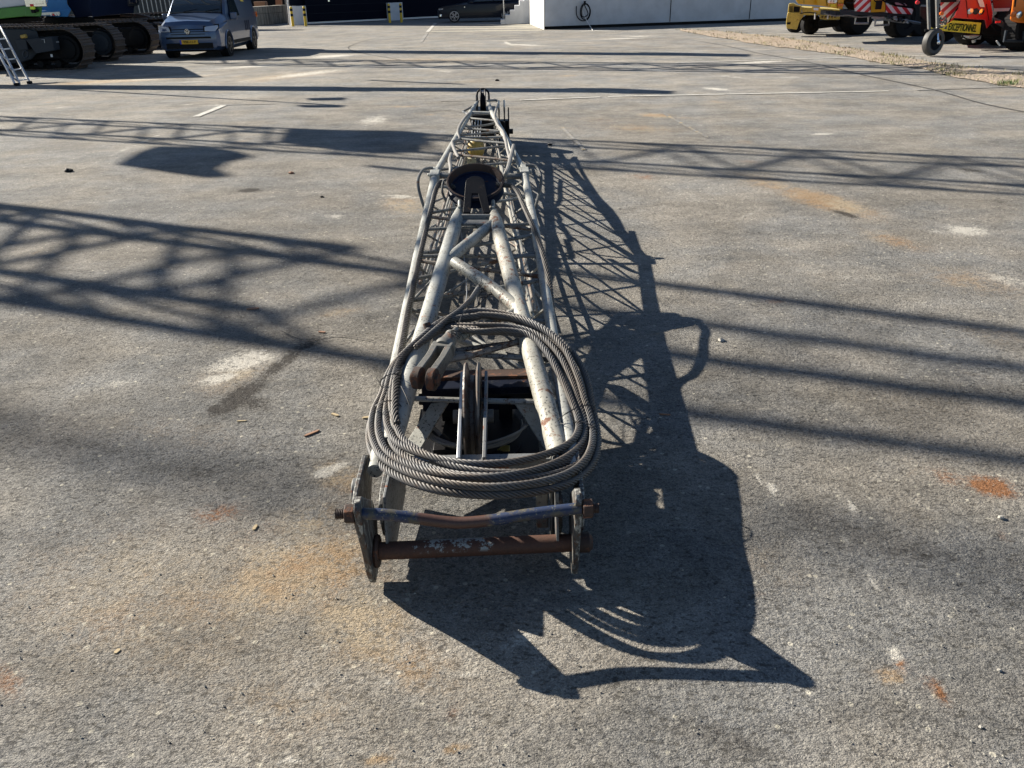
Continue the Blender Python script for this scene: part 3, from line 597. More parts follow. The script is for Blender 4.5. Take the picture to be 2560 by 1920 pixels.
# joint in the middle: clevis blocks with loops, cross frame
for P, sx_ in ((jL, -1), (jR, 1)):
    d = V(P) - V(along(TL if sx_ < 0 else TR, 500)); d.normalize()
    mb = MB(); c0 = V(P); mb.bar(c0 - d * .11, c0 + d * .03, .075, .07); mb.bar(c0 - d * .02, c0 + d * .12, .045, .06); mb.cyl(c0 + Vector((-.06, 0, 0)), c0 + Vector((.06, 0, 0)), .014, 12)
    part(mb, 'joint_clevis', M_WHITE, bevel=.006)
    mb = MB(); lp = [c0 + Vector((sx_ * .02, .07, .04)), c0 + Vector((sx_ * .10, .04, .03)), c0 + Vector((sx_ * .135, -.05, -.05)), c0 + Vector((sx_ * .10, -.12, -.20)), c0 + Vector((sx_ * .05, -.10, -.34))]
    mb.tube(spline(lp, 8), .012, 8); part(mb, 'bent_strap', M_WHITEG)
for z0, rr in ((0.52, .022), (0.12, .02)):
    mb = MB(); a = along(TL, 440) if z0 > .3 else along(BL, 440); b = along(TR, 440) if z0 > .3 else along(BR, 440); mb.tube([a, b], rr, 10); part(mb, 'cross_tube', M_WHITEG)
for T_, B_ in ((TL, BL), (TR, BR)):
    mb = MB(); mb.tube([along(T_, 440), along(B_, 440)], .018, 10); part(mb, 'upright_tube', M_WHITEG)
mb = MB(); mb.tube([along(TL, 282), along(TR, 283)], .02, 10); part(mb, 'cross_tube', M_WHITE)
for T_, B_ in ((TL, BL), (TR, BR)):
    mb = MB(); mb.tube([along(T_, 282), along(B_, 326)], .018, 10); part(mb, 'upright_tube', M_WHITE)
# tip: chords run on to the tip block
tipc = W(1208, 262, .50)
for P in (tL, tR):
    mb = MB(); e = tipc + np.array([(-.07 if P is tL else .07), -.10, .05]); mb.tube([P, e], [.025, .02], 12); part(mb, 'tip_tube', M_WHITE)
for P in (BL[-1], BR[-1]):
    mb = MB(); e = tipc + np.array([(-.07 if P is BL[-1] else .07), -.10, -.28]); mb.tube([P, e], .02, 10); part(mb, 'tip_tube', M_WHITEG)
mb = MB()
for s_ in (-1, 1):
    x0 = tipc[0] + s_ * .072
    mb.prism([(x0, tipc[1] - .28, .30), (x0, tipc[1] - .22, .56), (x0, tipc[1] + .02, .62), (x0, tipc[1] + .12, .5), (x0, tipc[1] + .06, .24), (x0, tipc[1] - .16, .18)], (s_ * .018, 0, 0))
part(mb, 'tip_cheek_plate', M_BLACK, bevel=.003)
mb = MB(); mb.lathe(V(tipc) + Vector((-.035, -.02, .02)), (1, 0, 0), [(0, .17), (.008, .175), (.014, .17), (.026, .13), (.044, .13), (.056, .17), (.062, .175), (.07, .17)], 40); part(mb, 'tip_sheave', M_BLACK)
mb = MB(); a = V(tipc) + Vector((-.075, .0, -.02)); b = V(tipc) + Vector((.075, .0, -.02))
gp = [a, a + Vector((0, .03, .08)), a + Vector((.0, .05, .15)), a + Vector((.022, .055, .19)), a + Vector((.075, .058, .21)), b + Vector((-.022, .055, .19)), b + Vector((0, .05, .15)), b + Vector((0, .03, .08)), b]
mb.tube(spline(gp, 6), .012, 8); part(mb, 'rope_guard', M_BLACK)
mb = MB(); mb.bar(a + Vector((-.012, -.03, -.05)), a + Vector((-.012, .02, .14)), .010, .03); part(mb, 'guard_flat', M_WHITE); mb = MB(); mb.bar(b + Vector((.0, -.03, -.05)), b + Vector((.0, .02, .14)), .010, .03); part(mb, 'guard_flat', M_WHITE)
mb = MB(); mb.tube([along(TL, 288), W(1157, 279, .52)], .014, 8); mb.tube([W(1157, 279, .52), W(1190, 262, .55)], .012, 8); part(mb, 'side_bracket', M_WHITEG)
# dark weight block inside the tip
mb = MB(); c0 = W(1210, 302, .30); mb.box(c0, (.30, .85, .26)); part(mb, 'tip_box', M_BLACK, bevel=.01)
# small sheave block on the right of the tip
mb = MB(); q = W(1262, 315, .34)
for k in (-.075, -.01, .04): mb.prism([(q[0] + k, q[1] - .25, q[2] - .20), (q[0] + k, q[1] - .22, q[2] + .08), (q[0] + k, q[1] + .0, q[2] + .22), (q[0] + k, q[1] + .10, q[2] + .02), (q[0] + k, q[1] + .02, q[2] - .20)], (.016, 0, 0))
mb.box(q + np.array([-.01, -.06, -.02]), (.13, .16, .2)); mb.cyl(q + np.array([-.11, -.1, -.05]), q + np.array([.10, -.1, -.05]), .03, 14)
part(mb, 'side_sheave_block', M_BLACK, bevel=.003)
mb = MB()
for k in (-.067, -.002): mb.cyl(q + np.array([k, .02, .15]), q + np.array([k, .04, .30]), .011, 8)
part(mb, 'block_pin', M_ZINC)
g = NT('scraped_lug_paint'); v = g.co('Object'); a_ = g.noise(g.mapping(v, scale=(1, 1.2, .22)), 55, 5, .75); b_ = g.noise(v, 30, 5, .75); d_ = g.noise(v, 140, 3, .7)
c = g.mix(g.step(a_, .50, .60), (0.055, 0.052, 0.048), (0.30, 0.30, 0.27)); c = g.mix(g.step(b_, .52, .60), c, (0.07, 0.034, 0.02)); c = g.mix(g.step(d_, .5, .75, 0, .5), c, (0.03, 0.028, 0.026))
M_LUG = g.fin(c, .6, g.bump(g.math('ADD', a_, b_), .0015, .8))
# feet: fork plates, lug plates
def prof(x, pts, th): mb = MB(); mb.prism([(x, y, z) for y, z in pts], (th, 0, 0)); return mb
lug = [(2.325, .022), (2.262, .026), (2.225, .09), (2.20, .20), (2.165, .31), (2.155, .40), (2.175, .425), (2.215, .42), (2.29, .36), (2.37, .30), (2.41, .20), (2.38, .08)]
for x0 in (-.515, .195):
    pts = [(y + (0 if x0 < 0 else .02), z) for y, z in lug]; o = part(prof(x0, pts, .022), 'lug_plate', M_LUG, bevel=.004)
fork = [(2.36, .16), (2.33, .25), (2.34, .30), (2.39, .325), (2.60, .345), (2.66, .31), (2.66, .20), (2.55, .11), (2.42, .10)]
for x0, s_ in ((-.562, 1), (-.470, 1), (.150, -1), (.226, -1)):
    part(prof(x0, fork, .016), 'fork_plate', M_LUG, bevel=.003)
for x0 in (-.455, .140):
    part(prof(x0 + .002, [(2.30, .14), (2.34, .33), (2.60, .34), (2.86, .22), (2.80, .05), (2.42, .03)], .010), 'gusset_plate', M_WHITEG, bevel=.002)
mb = MB()
for x0 in (-.575,): mb.cyl((x0 - .012, 2.50, .25), (x0 + .012, 2.50, .25), .05, 24)
part(mb, 'pin_collar', M_WHITEG, bevel=.003)
mb = MB(); mb.box((.10, 2.47, .20), (.045, .03, .20)); mb.box((.135, 2.48, .18), (.012, .06, .25)); part(mb, 'hinge_lug', M_STEEL, bevel=.006)
# bent blue rod with threads and nuts
ends = (np.array([-.632, 2.187, .372]), np.array([.292, 2.187, .372]))
ctl = [(-.50, 2.187, .372), (-.42, 2.187, .366), (-.33, 2.185, .352), (-.24, 2.182, .337), (-.17, 2.180, .332), (-.08, 2.182, .338), (.02, 2.185, .352), (.12, 2.187, .364), (.20, 2.187, .372)]
mb = MB(); mb.tube([(-.515, 2.187, .372)] + [tuple(p) for p in spline(ctl, 5)] + [(.215, 2.187, .372)], .0195, 18); BAR = part(mb, 'bent_tie_rod', M_BLUEBAR, 'blue tie rod bent down and rusty in its middle')
for s_, xe, xn in ((-1, -.580, -.549), (1, .272, .220)):
    xs = np.arange(0, .062, .0014); x_in = xe - s_ * .062
    P = [(x_in + s_ * t, 2.187, .372) for t in xs]; R = [.0155 + .0012 * (1 if i % 4 in (0, 1) else -1) for i in range(len(xs))]
    mb = MB(); mb.tube(P, R, 16); o = part(mb, 'thread_end', M_RUSTD, par=BAR, angle=80)
    mb = MB(); hexa = [(0, .034 * math.cos(a), .034 * math.sin(a)) for a in [math.pi / 3 * k + .3 for k in range(6)]]
    mb.prism([(xn, 2.187 + y, .372 + z) for _, y, z in hexa], (s_ * .032 if s_ > 0 else .032 * 1, 0, 0)); part(mb, 'hex_nut', M_RUSTD, par=BAR, bevel=.003)
# rusty foot pipe
mb = MB(); mb.tube([(-.475, 2.305, .130), (.200, 2.325, .132)], .0315, 28); PIPE = part(mb, 'foot_pipe', M_PIPE, 'rusty round pipe with remains of pale paint')
mb = MB(); mb.lathe((-.492, 2.305, .130), (1, 0, 0), [(0, .055), (.008, .06), (.016, .055)], 28); part(mb, 'pipe_flange', M_RUSTD, par=PIPE)
mb = MB(); mb.lathe((.218, 2.325, .132), (1, 0, 0), [(0, .036), (.04, .036), (.052, .022)], 24); part(mb, 'pipe_end', M_RUSTD, par=PIPE)

# A-frame strut folded on top
sL = [W(1149, 525, .60), W(1090, 725, .49), W(1018, 970, .375), W(975, 1115, .31)]
sR = [W(1232, 525, .60), W(1287, 735, .49), W(1354, 975, .375), W(1402, 1150, .30)]
mb = MB(); mb.tube(sag(sL[0], sL[-1], 16, .003), [.024, .040] + [.0435] * 14, 22); STR = part(mb, 'strut_leg', M_WHITE)
mb = MB(); mb.tube(sag(sR[0], sR[-1], 16, .003), [.024, .040] + [.0435] * 14, 22); STR2 = part(mb, 'strut_leg', M_WHITER)
sLm = lambda t: sL[0] + (sL[-1] - sL[0]) * t
sRm = lambda t: sR[0] + (sR[-1] - sR[0]) * t
def atrow(a, b, py):
    for t in np.linspace(0, 1, 300):
        p = a + (b - a) * t
        if proj(p)[1] >= py: return p
    return b
L_ = lambda y: atrow(sL[0], sL[-1], y); R_ = lambda y: atrow(sR[0], sR[-1], y)
mb = MB(); mb.bar(L_(556), R_(556), .10, .016); part(mb, 'strut_web', M_WHITEG, bevel=.003)
mb = MB(); mb.bar(L_(545), R_(545), .03, .05); part(mb, 'strut_web', M_WHITEG, bevel=.003)
mb = MB(); qa, qb = R_(552), L_(658); mb.tube([qa, qa * .7 + qb * .3, qa * .25 + qb * .75, qb], [.027, .033, .034, .030], 18); part(mb, 'strut_brace', M_WHITE)
mb = MB(); mb.tube([W(1136, 655, .53), W(1200, 698, .50), W(1240, 725, .485), R_(775)], [.030, .035, .030, .034], 18); part(mb, 'strut_brace', M_WHITER, 'dented rusty off-white cross brace')
mb = MB(); mb.tube([R_(775), W(1240, 800, .44), W(1150, 845, .42)], [.026, .02, .016], 14); part(mb, 'strut_brace', M_WHITER)
mb = MB(); mb.tube([W(1066, 808, .49), W(1072, 826, .46)], .018, 12); part(mb, 'brace_stub', M_RUST)
mb = MB(); mb.tube([W(1100, 905, .37), W(1180, 888, .38), W(1302, 852, .40)], .0155, 10); part(mb, 'strut_brace', M_LACER)
mb = MB(); mb.tube([W(1150, 852, .33), W(1240, 882, .32), W(1325, 900, .31)], .0155, 10); part(mb, 'strut_brace', M_WHITE)
# cross beams and front bar
mb = MB(); a, b = W(1066, 938, .34), W(1338, 932, .34)
mb.bar(a, b, .07, .008); mb.bar(a + np.array([0, -.03, -.035]), b + np.array([0, -.03, -.035]), .008, .07); mb.bar(a + np.array([0, .033, -.02]), b + np.array([0, .033, -.02]), .008, .05)
part(mb, 'channel_beam', M_RUSTD, bevel=.002)
mb = MB(); a, b = W(1056, 1000, .275), W(1352, 992, .275); mb.bar(a, b, .012, .11); mb.bar(a + np.array([0, .035, .052]), b + np.array([0, .035, .052]), .07, .008); part(mb, 'plate_beam', M_NAVY, bevel=.002)
mb = MB(); a, b = W(1020, 1168, .285), W(1420, 1160, .285); mb.bar(a, b, .012, .055); mb.bar(a + np.array([0, .022, .024]), b + np.array([0, .022, .024]), .034, .006); part(mb, 'front_bar', M_WHITEG, bevel=.002)
for (xa, ya), (xb, yb), zb in (((1110, 992), (1012, 1150), .17), ((1292, 985), (1382, 1118), .17)):
    mb = MB(); mb.bar(W(xa, ya, .27), W(xb, yb, zb), .075, .009); part(mb, 'flat_brace', M_WHITE, bevel=.002)
# sheave held between two bars near the foot
shc = np.array([W(1188, 1010, .27)[0] - .004, 3.02, .27])
mb = MB(); mb.lathe(V(shc) + Vector((-.032, 0, 0)), (1, 0, 0), [(0, .05), (0, .225), (.007, .230), (.012, .222), (.020, .185), (.026, .175), (.040, .175), (.046, .185), (.054, .222), (.059, .230), (.066, .225), (.066, .05)], 56)
SH = part(mb, 'foot_sheave', worn('worn_sheave_steel', (.12, .10, .085), rust=.55, chips=.6, rustcol=(.05, .025, .016)))
mb = MB(); mb.cyl(V(shc) + Vector((-.085, 0, 0)), V(shc) + Vector((.085, 0, 0)), .03, 20); part(mb, 'sheave_axle', M_STEEL, par=SH)
for (xa, ya), (xb, yb) in (((1156, 946), (1147, 1163)), ((1216, 944), (1211, 1162))):
    mb = MB(); mb.bar(W(xa, ya, .385), W(xb, yb, .315), .013, .07); part(mb, 'sheave_cheek_bar', M_ZINC if xa < 1200 else M_WHITEG, bevel=.002)
mb = MB(); mb.bar(W(1146, 1166, .318), W(1212, 1165, .318), .02, .018); mb.bar(W(1147, 1163, .30), W(1147, 1185, .20), .02, .03); mb.bar(W(1211, 1162, .30), W(1211, 1184, .20), .02, .03)
part(mb, 'sheave_fork', M_WHITEG, bevel=.003)
# dark winch plate with two round-topped openings under the beam, and its cables
y0 = W(1190, 1010, .2)[1]; xc = shc[0]
def arch(x0, x1, z0, z1, r_):
    return [(x0, z0)] + [(x0 + r_ - r_ * math.cos(a), z1 - r_ + r_ * math.sin(a)) for a in np.linspace(0, math.pi / 2, 5)] + [(x1 - r_ + r_ * math.sin(a), z1 - r_ + r_ * math.cos(a)) for a in np.linspace(0, math.pi / 2, 5)] + [(x1, z0)]
mb = MB(); yb_ = W(1190, 1003, .27)[1] + .02
for x0, x1 in ((-.148, -.085), (.105, .165), (-.01, .03)):
    mb.box((xc + (x0 + x1) / 2, yb_, .17), (x1 - x0, .02, .24))
mb.box((xc + .005, yb_, .275), (.50, .02, .05))
part(mb, 'winch_plate', M_BLACK, bevel=.004)
mb = MB(); mb.lathe((xc, yb_ - .06, .055), (0, 0, 1), [(0, .15), (.02, .20), (.03, .20), (.035, .12), (.10, .12), (.105, .20), (.115, .20)], 48); part(mb, 'winch_drum', M_BLACK)
mb = MB(); mb.box((xc, 3.24, .045), (.56, .52, .03)); mb.box((xc - .13, 3.05, .09), (.10, .09, .06)); part(mb, 'base_plate', M_BLACK, bevel=.004)
mb = MB(); mb.box((xc + .12, 3.06, .075), (.06, .05, .03)); part(mb, 'terminal_box', M_YEL, bevel=.003)
for k in range(4):
    mb = MB(); rr = .205 + .012 * k; mb.tube([(xc + .0 + rr * math.cos(a), yb_ - .06 + rr * .9 * math.sin(a), .17 + .012 * math.sin(2 * a + k) + .01 * k) for a in np.linspace(math.pi * (.98 + .02 * k), math.pi * (2.06 - .03 * k), 30)], .0055, 7)
    part(mb, 'electric_cable', M_HOSE)
mb = MB(); mb.tube(spline([W(1045, 1062, .2), W(1075, 1064, .2), W(1095, 1080, .19), W(1110, 1098, .17), W(1130, 1115, .16)], 6), .008, 8); part(mb, 'electric_cable', M_HOSE)
mb = MB(); mb.tube([W(1104, 1090, .18), W(1122, 1108, .16)], .016, 10); part(mb, 'cable_plug', M_BLACK)
# big sheave disc at the head of the strut
dc = W(1189, 463, .715); nrm = Vector((0, -math.cos(math.radians(-66)), -math.sin(math.radians(-66))))
mb = MB(); mb.lathe(V(dc), nrm, [(-.052, .05), (-.052, .178), (-.046, .186), (-.038, .180), (-.022, .150), (-.006, .150), (.010, .180), (.016, .187), (.034, .186), (.036, .181), (-.010, .157), (-.014, .05)], 64)
DISC = part(mb, 'head_sheave', worn('blue_sheave_paint', (0.006, 0.011, 0.03), spec=.2, rust=.3, chips=.5, rustcol=(.05, .02, .012)))
M_GROOVE = worn('brown_rusted_rim', (0.042, 0.021, 0.014), rust=.5, chips=.3, rough=.7, rustcol=(.045, .02, .012))
mb = MB(); mb.lathe(V(dc), nrm, [(.0375, .1895), (.039, .1885), (.039, .179), (-.006, .1560), (-.009, .1560), (.0372, .1820), (.0375, .1895)], 64, cap=False); part(mb, 'sheave_rim', M_GROOVE, par=DISC)
mb = MB(); mb.lathe(V(dc) - nrm * .014, nrm, [(0, .060), (.03, .055), (.034, .032), (.055, .028)], 24); part(mb, 'sheave_hub', M_BLACK, par=DISC)
# arched bracket carrying the hub
hb = V(dc) + nrm * .045 + Vector((0, -.045, -.02)); bl = V(W(1158, 535, .60)); br = V(W(1226, 535, .60)); down = (Vector((0, bl.y, bl.z)) - Vector((0, hb.y, hb.z))).normalized()
mb = MB(); arc = [hb + (Vector((1, 0, 0)) * math.cos(a) - down * math.sin(a)) * .062 for a in np.linspace(0, math.pi, 14)]
poly = [br] + arc + [bl, bl + Vector((.045, 0, 0)), hb + Vector((-.02, 0, 0)) + down * .10, hb + Vector((.02, 0, 0)) + down * .10, br - Vector((.045, 0, 0))]
mb.prism(poly, nrm * .012); part(mb, 'head_bracket', M_BLACK, bevel=.002)
mb = MB(); mb.bar(bl + Vector((-.005, 0, -.03)), br + Vector((.005, 0, -.03)), .05, .06); part(mb, 'head_block', M_NAVY, bevel=.004)
for p_, s_ in ((W(1149, 518, .62), -1), (W(1233, 518, .62), 1)):
    mb = MB(); mb.cyl(V(p_) + Vector((0, -.04, -.02)), V(p_) + Vector((0, .05, .03)), .012, 10); mb.box(V(p_) + Vector((0, .0, -.01)), (.016, .09, .05)); part(mb, 'head_lug', M_WHITE, bevel=.003)
mb = MB(); p = V(dc) + Vector((-.2, .0, .0)); mb.tube(spline([p + Vector((.03, .03, .03)), p + Vector((-.01, .02, .03)), p + Vector((-.02, -.02, -.03)), p + Vector((-.0, -.05, -.09))], 6), .008, 8); part(mb, 'rope_keeper', M_STEEL)
# rods and slings lying inside
for i in range(5):
    a = along(BL, 330) * (1 - .12 * i) + along(TL, 290) * .12 * i; b = along(BL, 690 + 10 * i) * (.95 - .14 * i) + along(TL, 690) * (.05 + .14 * i)
    mb = MB(); mb.tube(sag(a, b, 14, .012), .009 if i % 2 else .012, 8); part(mb, 'pendant_rod', M_LACER if i % 3 == 1 else M_LACE)
for i in range(3):
    a = along(BR, 330) * (1 - .2 * i) + along(TR, 290) * .2 * i; b = along(BR, 780) * (.9 - .2 * i) + along(TR, 780) * (.1 + .2 * i)
    mb = MB(); mb.tube(sag(a, b, 14, .012), .010, 8); part(mb, 'pendant_rod', M_LACER if i == 1 else M_LACE)
for (ax, ay, az), (bx, by_, bz) in (((1246, 380, .25), (1257, 420, .22)), ((1262, 420, .2), (1270, 480, .2)), ((1146, 420, .5), (1131, 700, .35))):
    pass

# hoses strung along the upper chords towards the tip
HOSE1 = tag(MB().tube(spline([W(1220, 252, .62), W(1240, 251, .60), W(1246, 259, .58), W(1240, 275, .60), W(1237, 292, .62), W(1244, 312, .62), W(1258, 330, .62), W(1264, 350, .62), W(1268, 372, .61), W(1276, 400, .60)], 8), .014, 9).build('hose', M_HOSE), 'grey hose looping from the jib tip down along the right chord', 'hose')
HOSE2 = tag(MB().tube(spline([W(1172, 284, .62), W(1160, 298, .62), W(1150, 314, .62), W(1145, 330, .60), W(1148, 348, .56), W(1136, 352, .60), W(1131, 358, .60), W(1136, 374, .6), W(1146, 395, .58)], 8), .015, 9).build('hose', M_HOSE), 'grey hose kinked around the left chord near the tip', 'hose')
HOSE3 = tag(MB().tube(spline([W(1284, 364, .62), W(1277, 392, .62), W(1270, 420, .62), W(1262, 438, .6), W(1258, 452, .5)], 8), .017, 9).build('hose', M_HOSE), 'pale thick hose end standing behind the big sheave', 'hose')
HOSE4 = tag(MB().tube(spline([W(1128, 385, .60), W(1124, 402, .60), W(1127, 422, .58), W(1124, 450, .5), W(1120, 470, .4)], 8), .016, 9).build('hose', M_HOSE), 'pale hose left of the big sheave', 'hose')
# yellow hook ball lying in the jib
HB = thing('hook_block', W(1192, 385, .06), 'small faded yellow hook block lying inside the far half of the jib', 'hook block')
c0 = V(W(1190, 366, .22)); mb = MB(); mb.lathe(c0 + Vector((0, 0, -.13)), (0, 0, 1), [(0, .03), (.02, .07), (.06, .092), (.11, .10), (.16, .09), (.20, .06), (.22, .03)], 28); mb.build('ball', M_YEL, HB)
mb = MB(); mb.box(c0 + Vector((.08, -.45, -.16)), (.34, .13, .05)); mb.box(c0 + Vector((-.04, -.42, -.09)), (.10, .1, .08)); mb.build('base', worn('pale_block', (.42, .38, .25), rust=.3), HB, bevel=.004)
mb = MB()
for k in range(4): mb.cyl(c0 + Vector((-.04 + .03 * k, -.02, .10)), c0 + Vector((-.05 + .035 * k, .5, .22)), .007, 6)
mb.build('bolt', M_ZINC, HB)

# ------------------------------------------------------------------ side ropes round the big sheave
r1 = spline([W(1134, 468, .71), W(1112, 455, .715), W(1099, 459, .71), W(1089, 478, .69), W(1080, 515, .64), W(1068, 565, .57), W(1050, 640, .49), W(1036, 705, .45), W(1020, 775, .42), W(1007, 850, .40), W(996, 910, .40), W(989, 970, .40), W(988, 1030, .385), W(993, 1060, .37)], 8)
tag(rope_mb(r1, .0170, pitch=.165).build('wire_rope', M_ROPED, angle=80), 'steel wire rope running along the left chord from the big sheave to the coil', 'wire rope', 'pendant ropes of the jib')
r2 = spline([W(1243, 460, .72), W(1262, 463, .72), W(1281, 465, .715), W(1296, 482, .70), W(1310, 515, .655), W(1330, 560, .60), W(1350, 610, .54), W(1364, 660, .48), W(1373, 705, .42), W(1379, 755, .37), W(1380, 810, .325), W(1384, 860, .30), W(1402, 930, .29), W(1415, 985, .29)], 8)
tag(rope_mb(r2, .0170, pitch=.165).build('wire_rope', M_ROPED, angle=80), 'steel wire rope bowing out on the right side of the jib from the big sheave', 'wire rope', 'pendant ropes of the jib')

# ------------------------------------------------------------------ coil
outer = [(1224, 784, .475), (1290, 795, .465), (1347, 818, .45), (1395, 846, .43), (1430, 878, .41), (1455, 918, .385), (1472, 960, .36), (1484, 1010, .335), (1496, 1055, .31), (1503, 1105, .295), (1496, 1150, .30), (1472, 1186, .315), (1430, 1212, .335), (1360, 1230, .355), (1280, 1239, .37), (1208, 1241, .375), (1120, 1234, .375), (1050, 1220, .365), (985, 1196, .345), (939, 1165, .325), (917, 1125, .31), (913, 1085, .31), (925, 1040, .32), (949, 998, .345), (964, 955, .37), (985, 920, .39), (1008, 896, .405), (1037, 868, .425), (1066, 840, .445), (1097, 815, .46), (1135, 797, .47), (1178, 786, .475)]
inner = [(1215, 842, .44), (1262, 840, .435), (1308, 846, .425), (1340, 866, .41), (1368, 900, .39), (1388, 938, .365), (1408, 980, .345), (1424, 1020, .33), (1436, 1052, .32), (1440, 1080, .315), (1430, 1104, .32), (1410, 1122, .325), (1370, 1142, .335), (1320, 1158, .35), (1270, 1166, .36), (1208, 1168, .365), (1150, 1162, .365), (1098, 1146, .36), (1050, 1124, .35), (1018, 1102, .345), (1004, 1076, .345), (996, 1048, .35), (990, 1020, .355), (987, 990, .365), (992, 950, .38), (1000, 918, .39), (1018, 893, .40), (1040, 874, .41), (1070, 852, .425), (1100, 838, .43), (1140, 834, .44), (1180, 840, .44)]
NT_ = 7.15; nC = len(outer); coil = []
O3 = [W(*p) for p in outer]; I3 = [W(*p) for p in inner]
O3 = np.array(spline(O3, 8, closed=True)); I3 = np.array(spline(I3, 8, closed=True)); NN = len(O3)
start = 0.985  # fraction of the loop where the rope starts (upper left of the top)
tot = int(NT_ * NN)
ks = [1.0, .80, .12, .54, .0, .34, .68, .92]
for j in range(tot):
    tt = j / NN; idx = int((start * NN + j) % NN); lp = tt; i0 = int(lp); f = lp - i0; f = f * f * (3 - 2 * f)
    kk = ks[min(i0, 7)] * (1 - f) + ks[min(i0 + 1, 7)] * f
    ang = 2 * math.pi * idx / NN
    kk += .06 * math.sin(2 * ang + 1.3 * i0 + 0.5) + .035 * math.sin(3 * ang + 2.1 * i0)
    p = I3[idx] + (O3[idx] - I3[idx]) * min(1.02, max(-.02, kk))
    zl = [.0, .010, .022, .002, .040, .026, .036, .030]
    p = p + np.array([0, 0, (zl[min(i0, 7)] * (1 - f) + zl[min(i0 + 1, 7)] * f) * .9 - .008])
    coil.append(p)
# lead-in from frayed end, lead-out to the socket
lead = [W(1192, 728, .50), W(1183, 742, .50), W(1170, 757, .50), W(1158, 770, .50)]
CO = thing('wire_rope_coil', W(1200, 1000, .3), 'thick grey steel rope tied in a wide oval coil on the jib foot', 'rope coil')
path = coil
cm = rope_mb(np.array(path), .0152, pitch=.118, step=.0095, sides=7); cm.build('coiled_rope', M_ROPE, CO, angle=80)
fr = spline([W(1040, 868, .455), W(1085, 828, .475), W(1120, 798, .49), W(1150, 776, .50), W(1170, 757, .50), W(1183, 742, .50), W(1196, 722, .51)], 8)
rope_mb(fr, .0150, pitch=.118).build('loose_rope_end', M_ROPE, CO, angle=80)
mb = MB(); e = V(W(1196, 722, .51)); dd = (e - V(W(1183, 742, .50))).normalized()
for k in range(34):
    a_ = Vector([random.gauss(0, 1) for _ in range(3)]).normalized(); tip = e + dd * random.uniform(.01, .05) + a_ * random.uniform(.01, .05)
    mb.tube([e - dd * .02 + a_ * .004, e + dd * .02 + a_ * .015, tip], .0012, 4)
for (bx, by_) in ((1233, 735), (1214, 742), (1205, 730)):
    e2 = V(W(bx, by_, .47)); mb.tube(spline([W(1170, 772, .49), W(1195, 765, .47), e2 + Vector((-.03, -.02, 0)), e2], 6), .0038, 6)
    for k in range(14):
        a_ = Vector([random.gauss(0, 1) for _ in range(3)]).normalized(); mb.tube([e2, e2 + a_ * random.uniform(.01, .03)], .0012, 4)
mb.build('frayed_wires', M_WIRE, CO)
# socket with clevis
sa, sb = V(W(1132, 836, .51)), V(W(1064, 945, .46)); ax = (sb - sa).normalized(); sx_ = ax.cross(Vector((0, 0, 1))).normalized(); sz_ = sx_.cross(ax); Ls = (sb - sa).length
RS = thing('rope_socket', sb, 'heavy cast steel rope socket with a rusty open clevis lying on the coil at left', 'rope socket')
mb = MB(); mb.tube([sa, sa + ax * .012, sa + ax * .02, sa + ax * .09, sa + ax * .10, sa + ax * .115, sa + ax * .13], [.026, .032, .030, .040, .046, .046, .044], 20)
mb.tube([sa - ax * .05, sa], [.012, .018], 12)
mb.build('socket_body', M_STEEL, RS)
mb = MB(); b0 = sa + ax * .12
for s_ in (-1, 1):
    o_ = sx_ * (s_ * .031)
    pl = [b0 + sz_ * -.034, b0 + sz_ * .034, b0 + ax * .10 + sz_ * .028]
    ce = b0 + ax * (Ls - .12 + .005)
    pl += [ce + (ax * math.cos(a) + sz_ * math.sin(a)) * .046 for a in np.linspace(2.2, -2.2, 14)] + [b0 + ax * .10 - sz_ * .028]
    mb.prism([p + o_ - sx_ * .014 for p in pl], sx_ * .028)
mb.bar(b0 + ax * -.004, b0 + ax * .032, .090, .066, up=sz_)
mb.build('clevis_fork', M_STEEL, RS, bevel=.003)
mb = MB(); ce = b0 + ax * (Ls - .12 + .005)
for s_ in (-1, 1): mb.cyl(ce + sx_ * (s_ * .044), ce + sx_ * (s_ * .060), .026 if s_ < 0 else .022, 18); mb.lathe(ce + sx_ * (s_ * .031 - .0145), sx_, [(0, .046), (.001, .0468), (.028, .0468), (.029, .046)], 26)
mb.build('clevis_eye', M_RUST, RS)
mb = MB()
for k in range(7):
    c_ = sa + ax * (.02 + .006 * k) + sx_ * -.02; mb.tube([c_ + (sx_ * math.cos(a) + sz_ * math.sin(a)) * (.032 + .004 * (k % 3)) + ax * random.uniform(-.01, .01) for a in np.linspace(-.8, 2.6, 10)], .0014, 5)
mb.build('binding_wire', M_WIRE, RS)
# tie wires round the coil
def tie(px, py, dx, dy, z, n=2):
    a, b = V(W(px - dx, py - dy, z)), V(W(px + dx, py + dy, z)); mb = MB()
    for k in range(n):
        pts = []; c_ = (a + b) / 2; u = (b - a) / 2; up = Vector((0, 0, .035))
        for t in np.linspace(0, 2 * math.pi, 24, endpoint=False): pts.append(c_ + u * (math.cos(t) * 1.06) + up * math.sin(t) + Vector((random.gauss(0, .0015), random.gauss(0, .0015) + .004 * k, 0)))
        mb.tube(pts, .0016, 5, closed=True)
    d_ = Vector((random.uniform(-1, 1), random.uniform(-1, 1), .4)).normalized(); mb.tube([a, a + d_ * .02, a + d_ * .045], .0016, 5)
    mb.build('tie_wire', M_WIRE, CO)
tie(978, 955, 26, -6, .40); tie(970, 1022, 32, -3, .37); tie(1440, 1040, 44, -18, .35); tie(1160, 800, 14, -20, .48); tie(1460, 1075, 30, 8, .32)
MB().tube(spline([W(1150, 1000, .3), W(1003, 965, .41), W(1015, 990, .40), W(1024, 1012, .38)][1:], 6), .0022, 5).build('tie_wire', M_WIRE, CO)
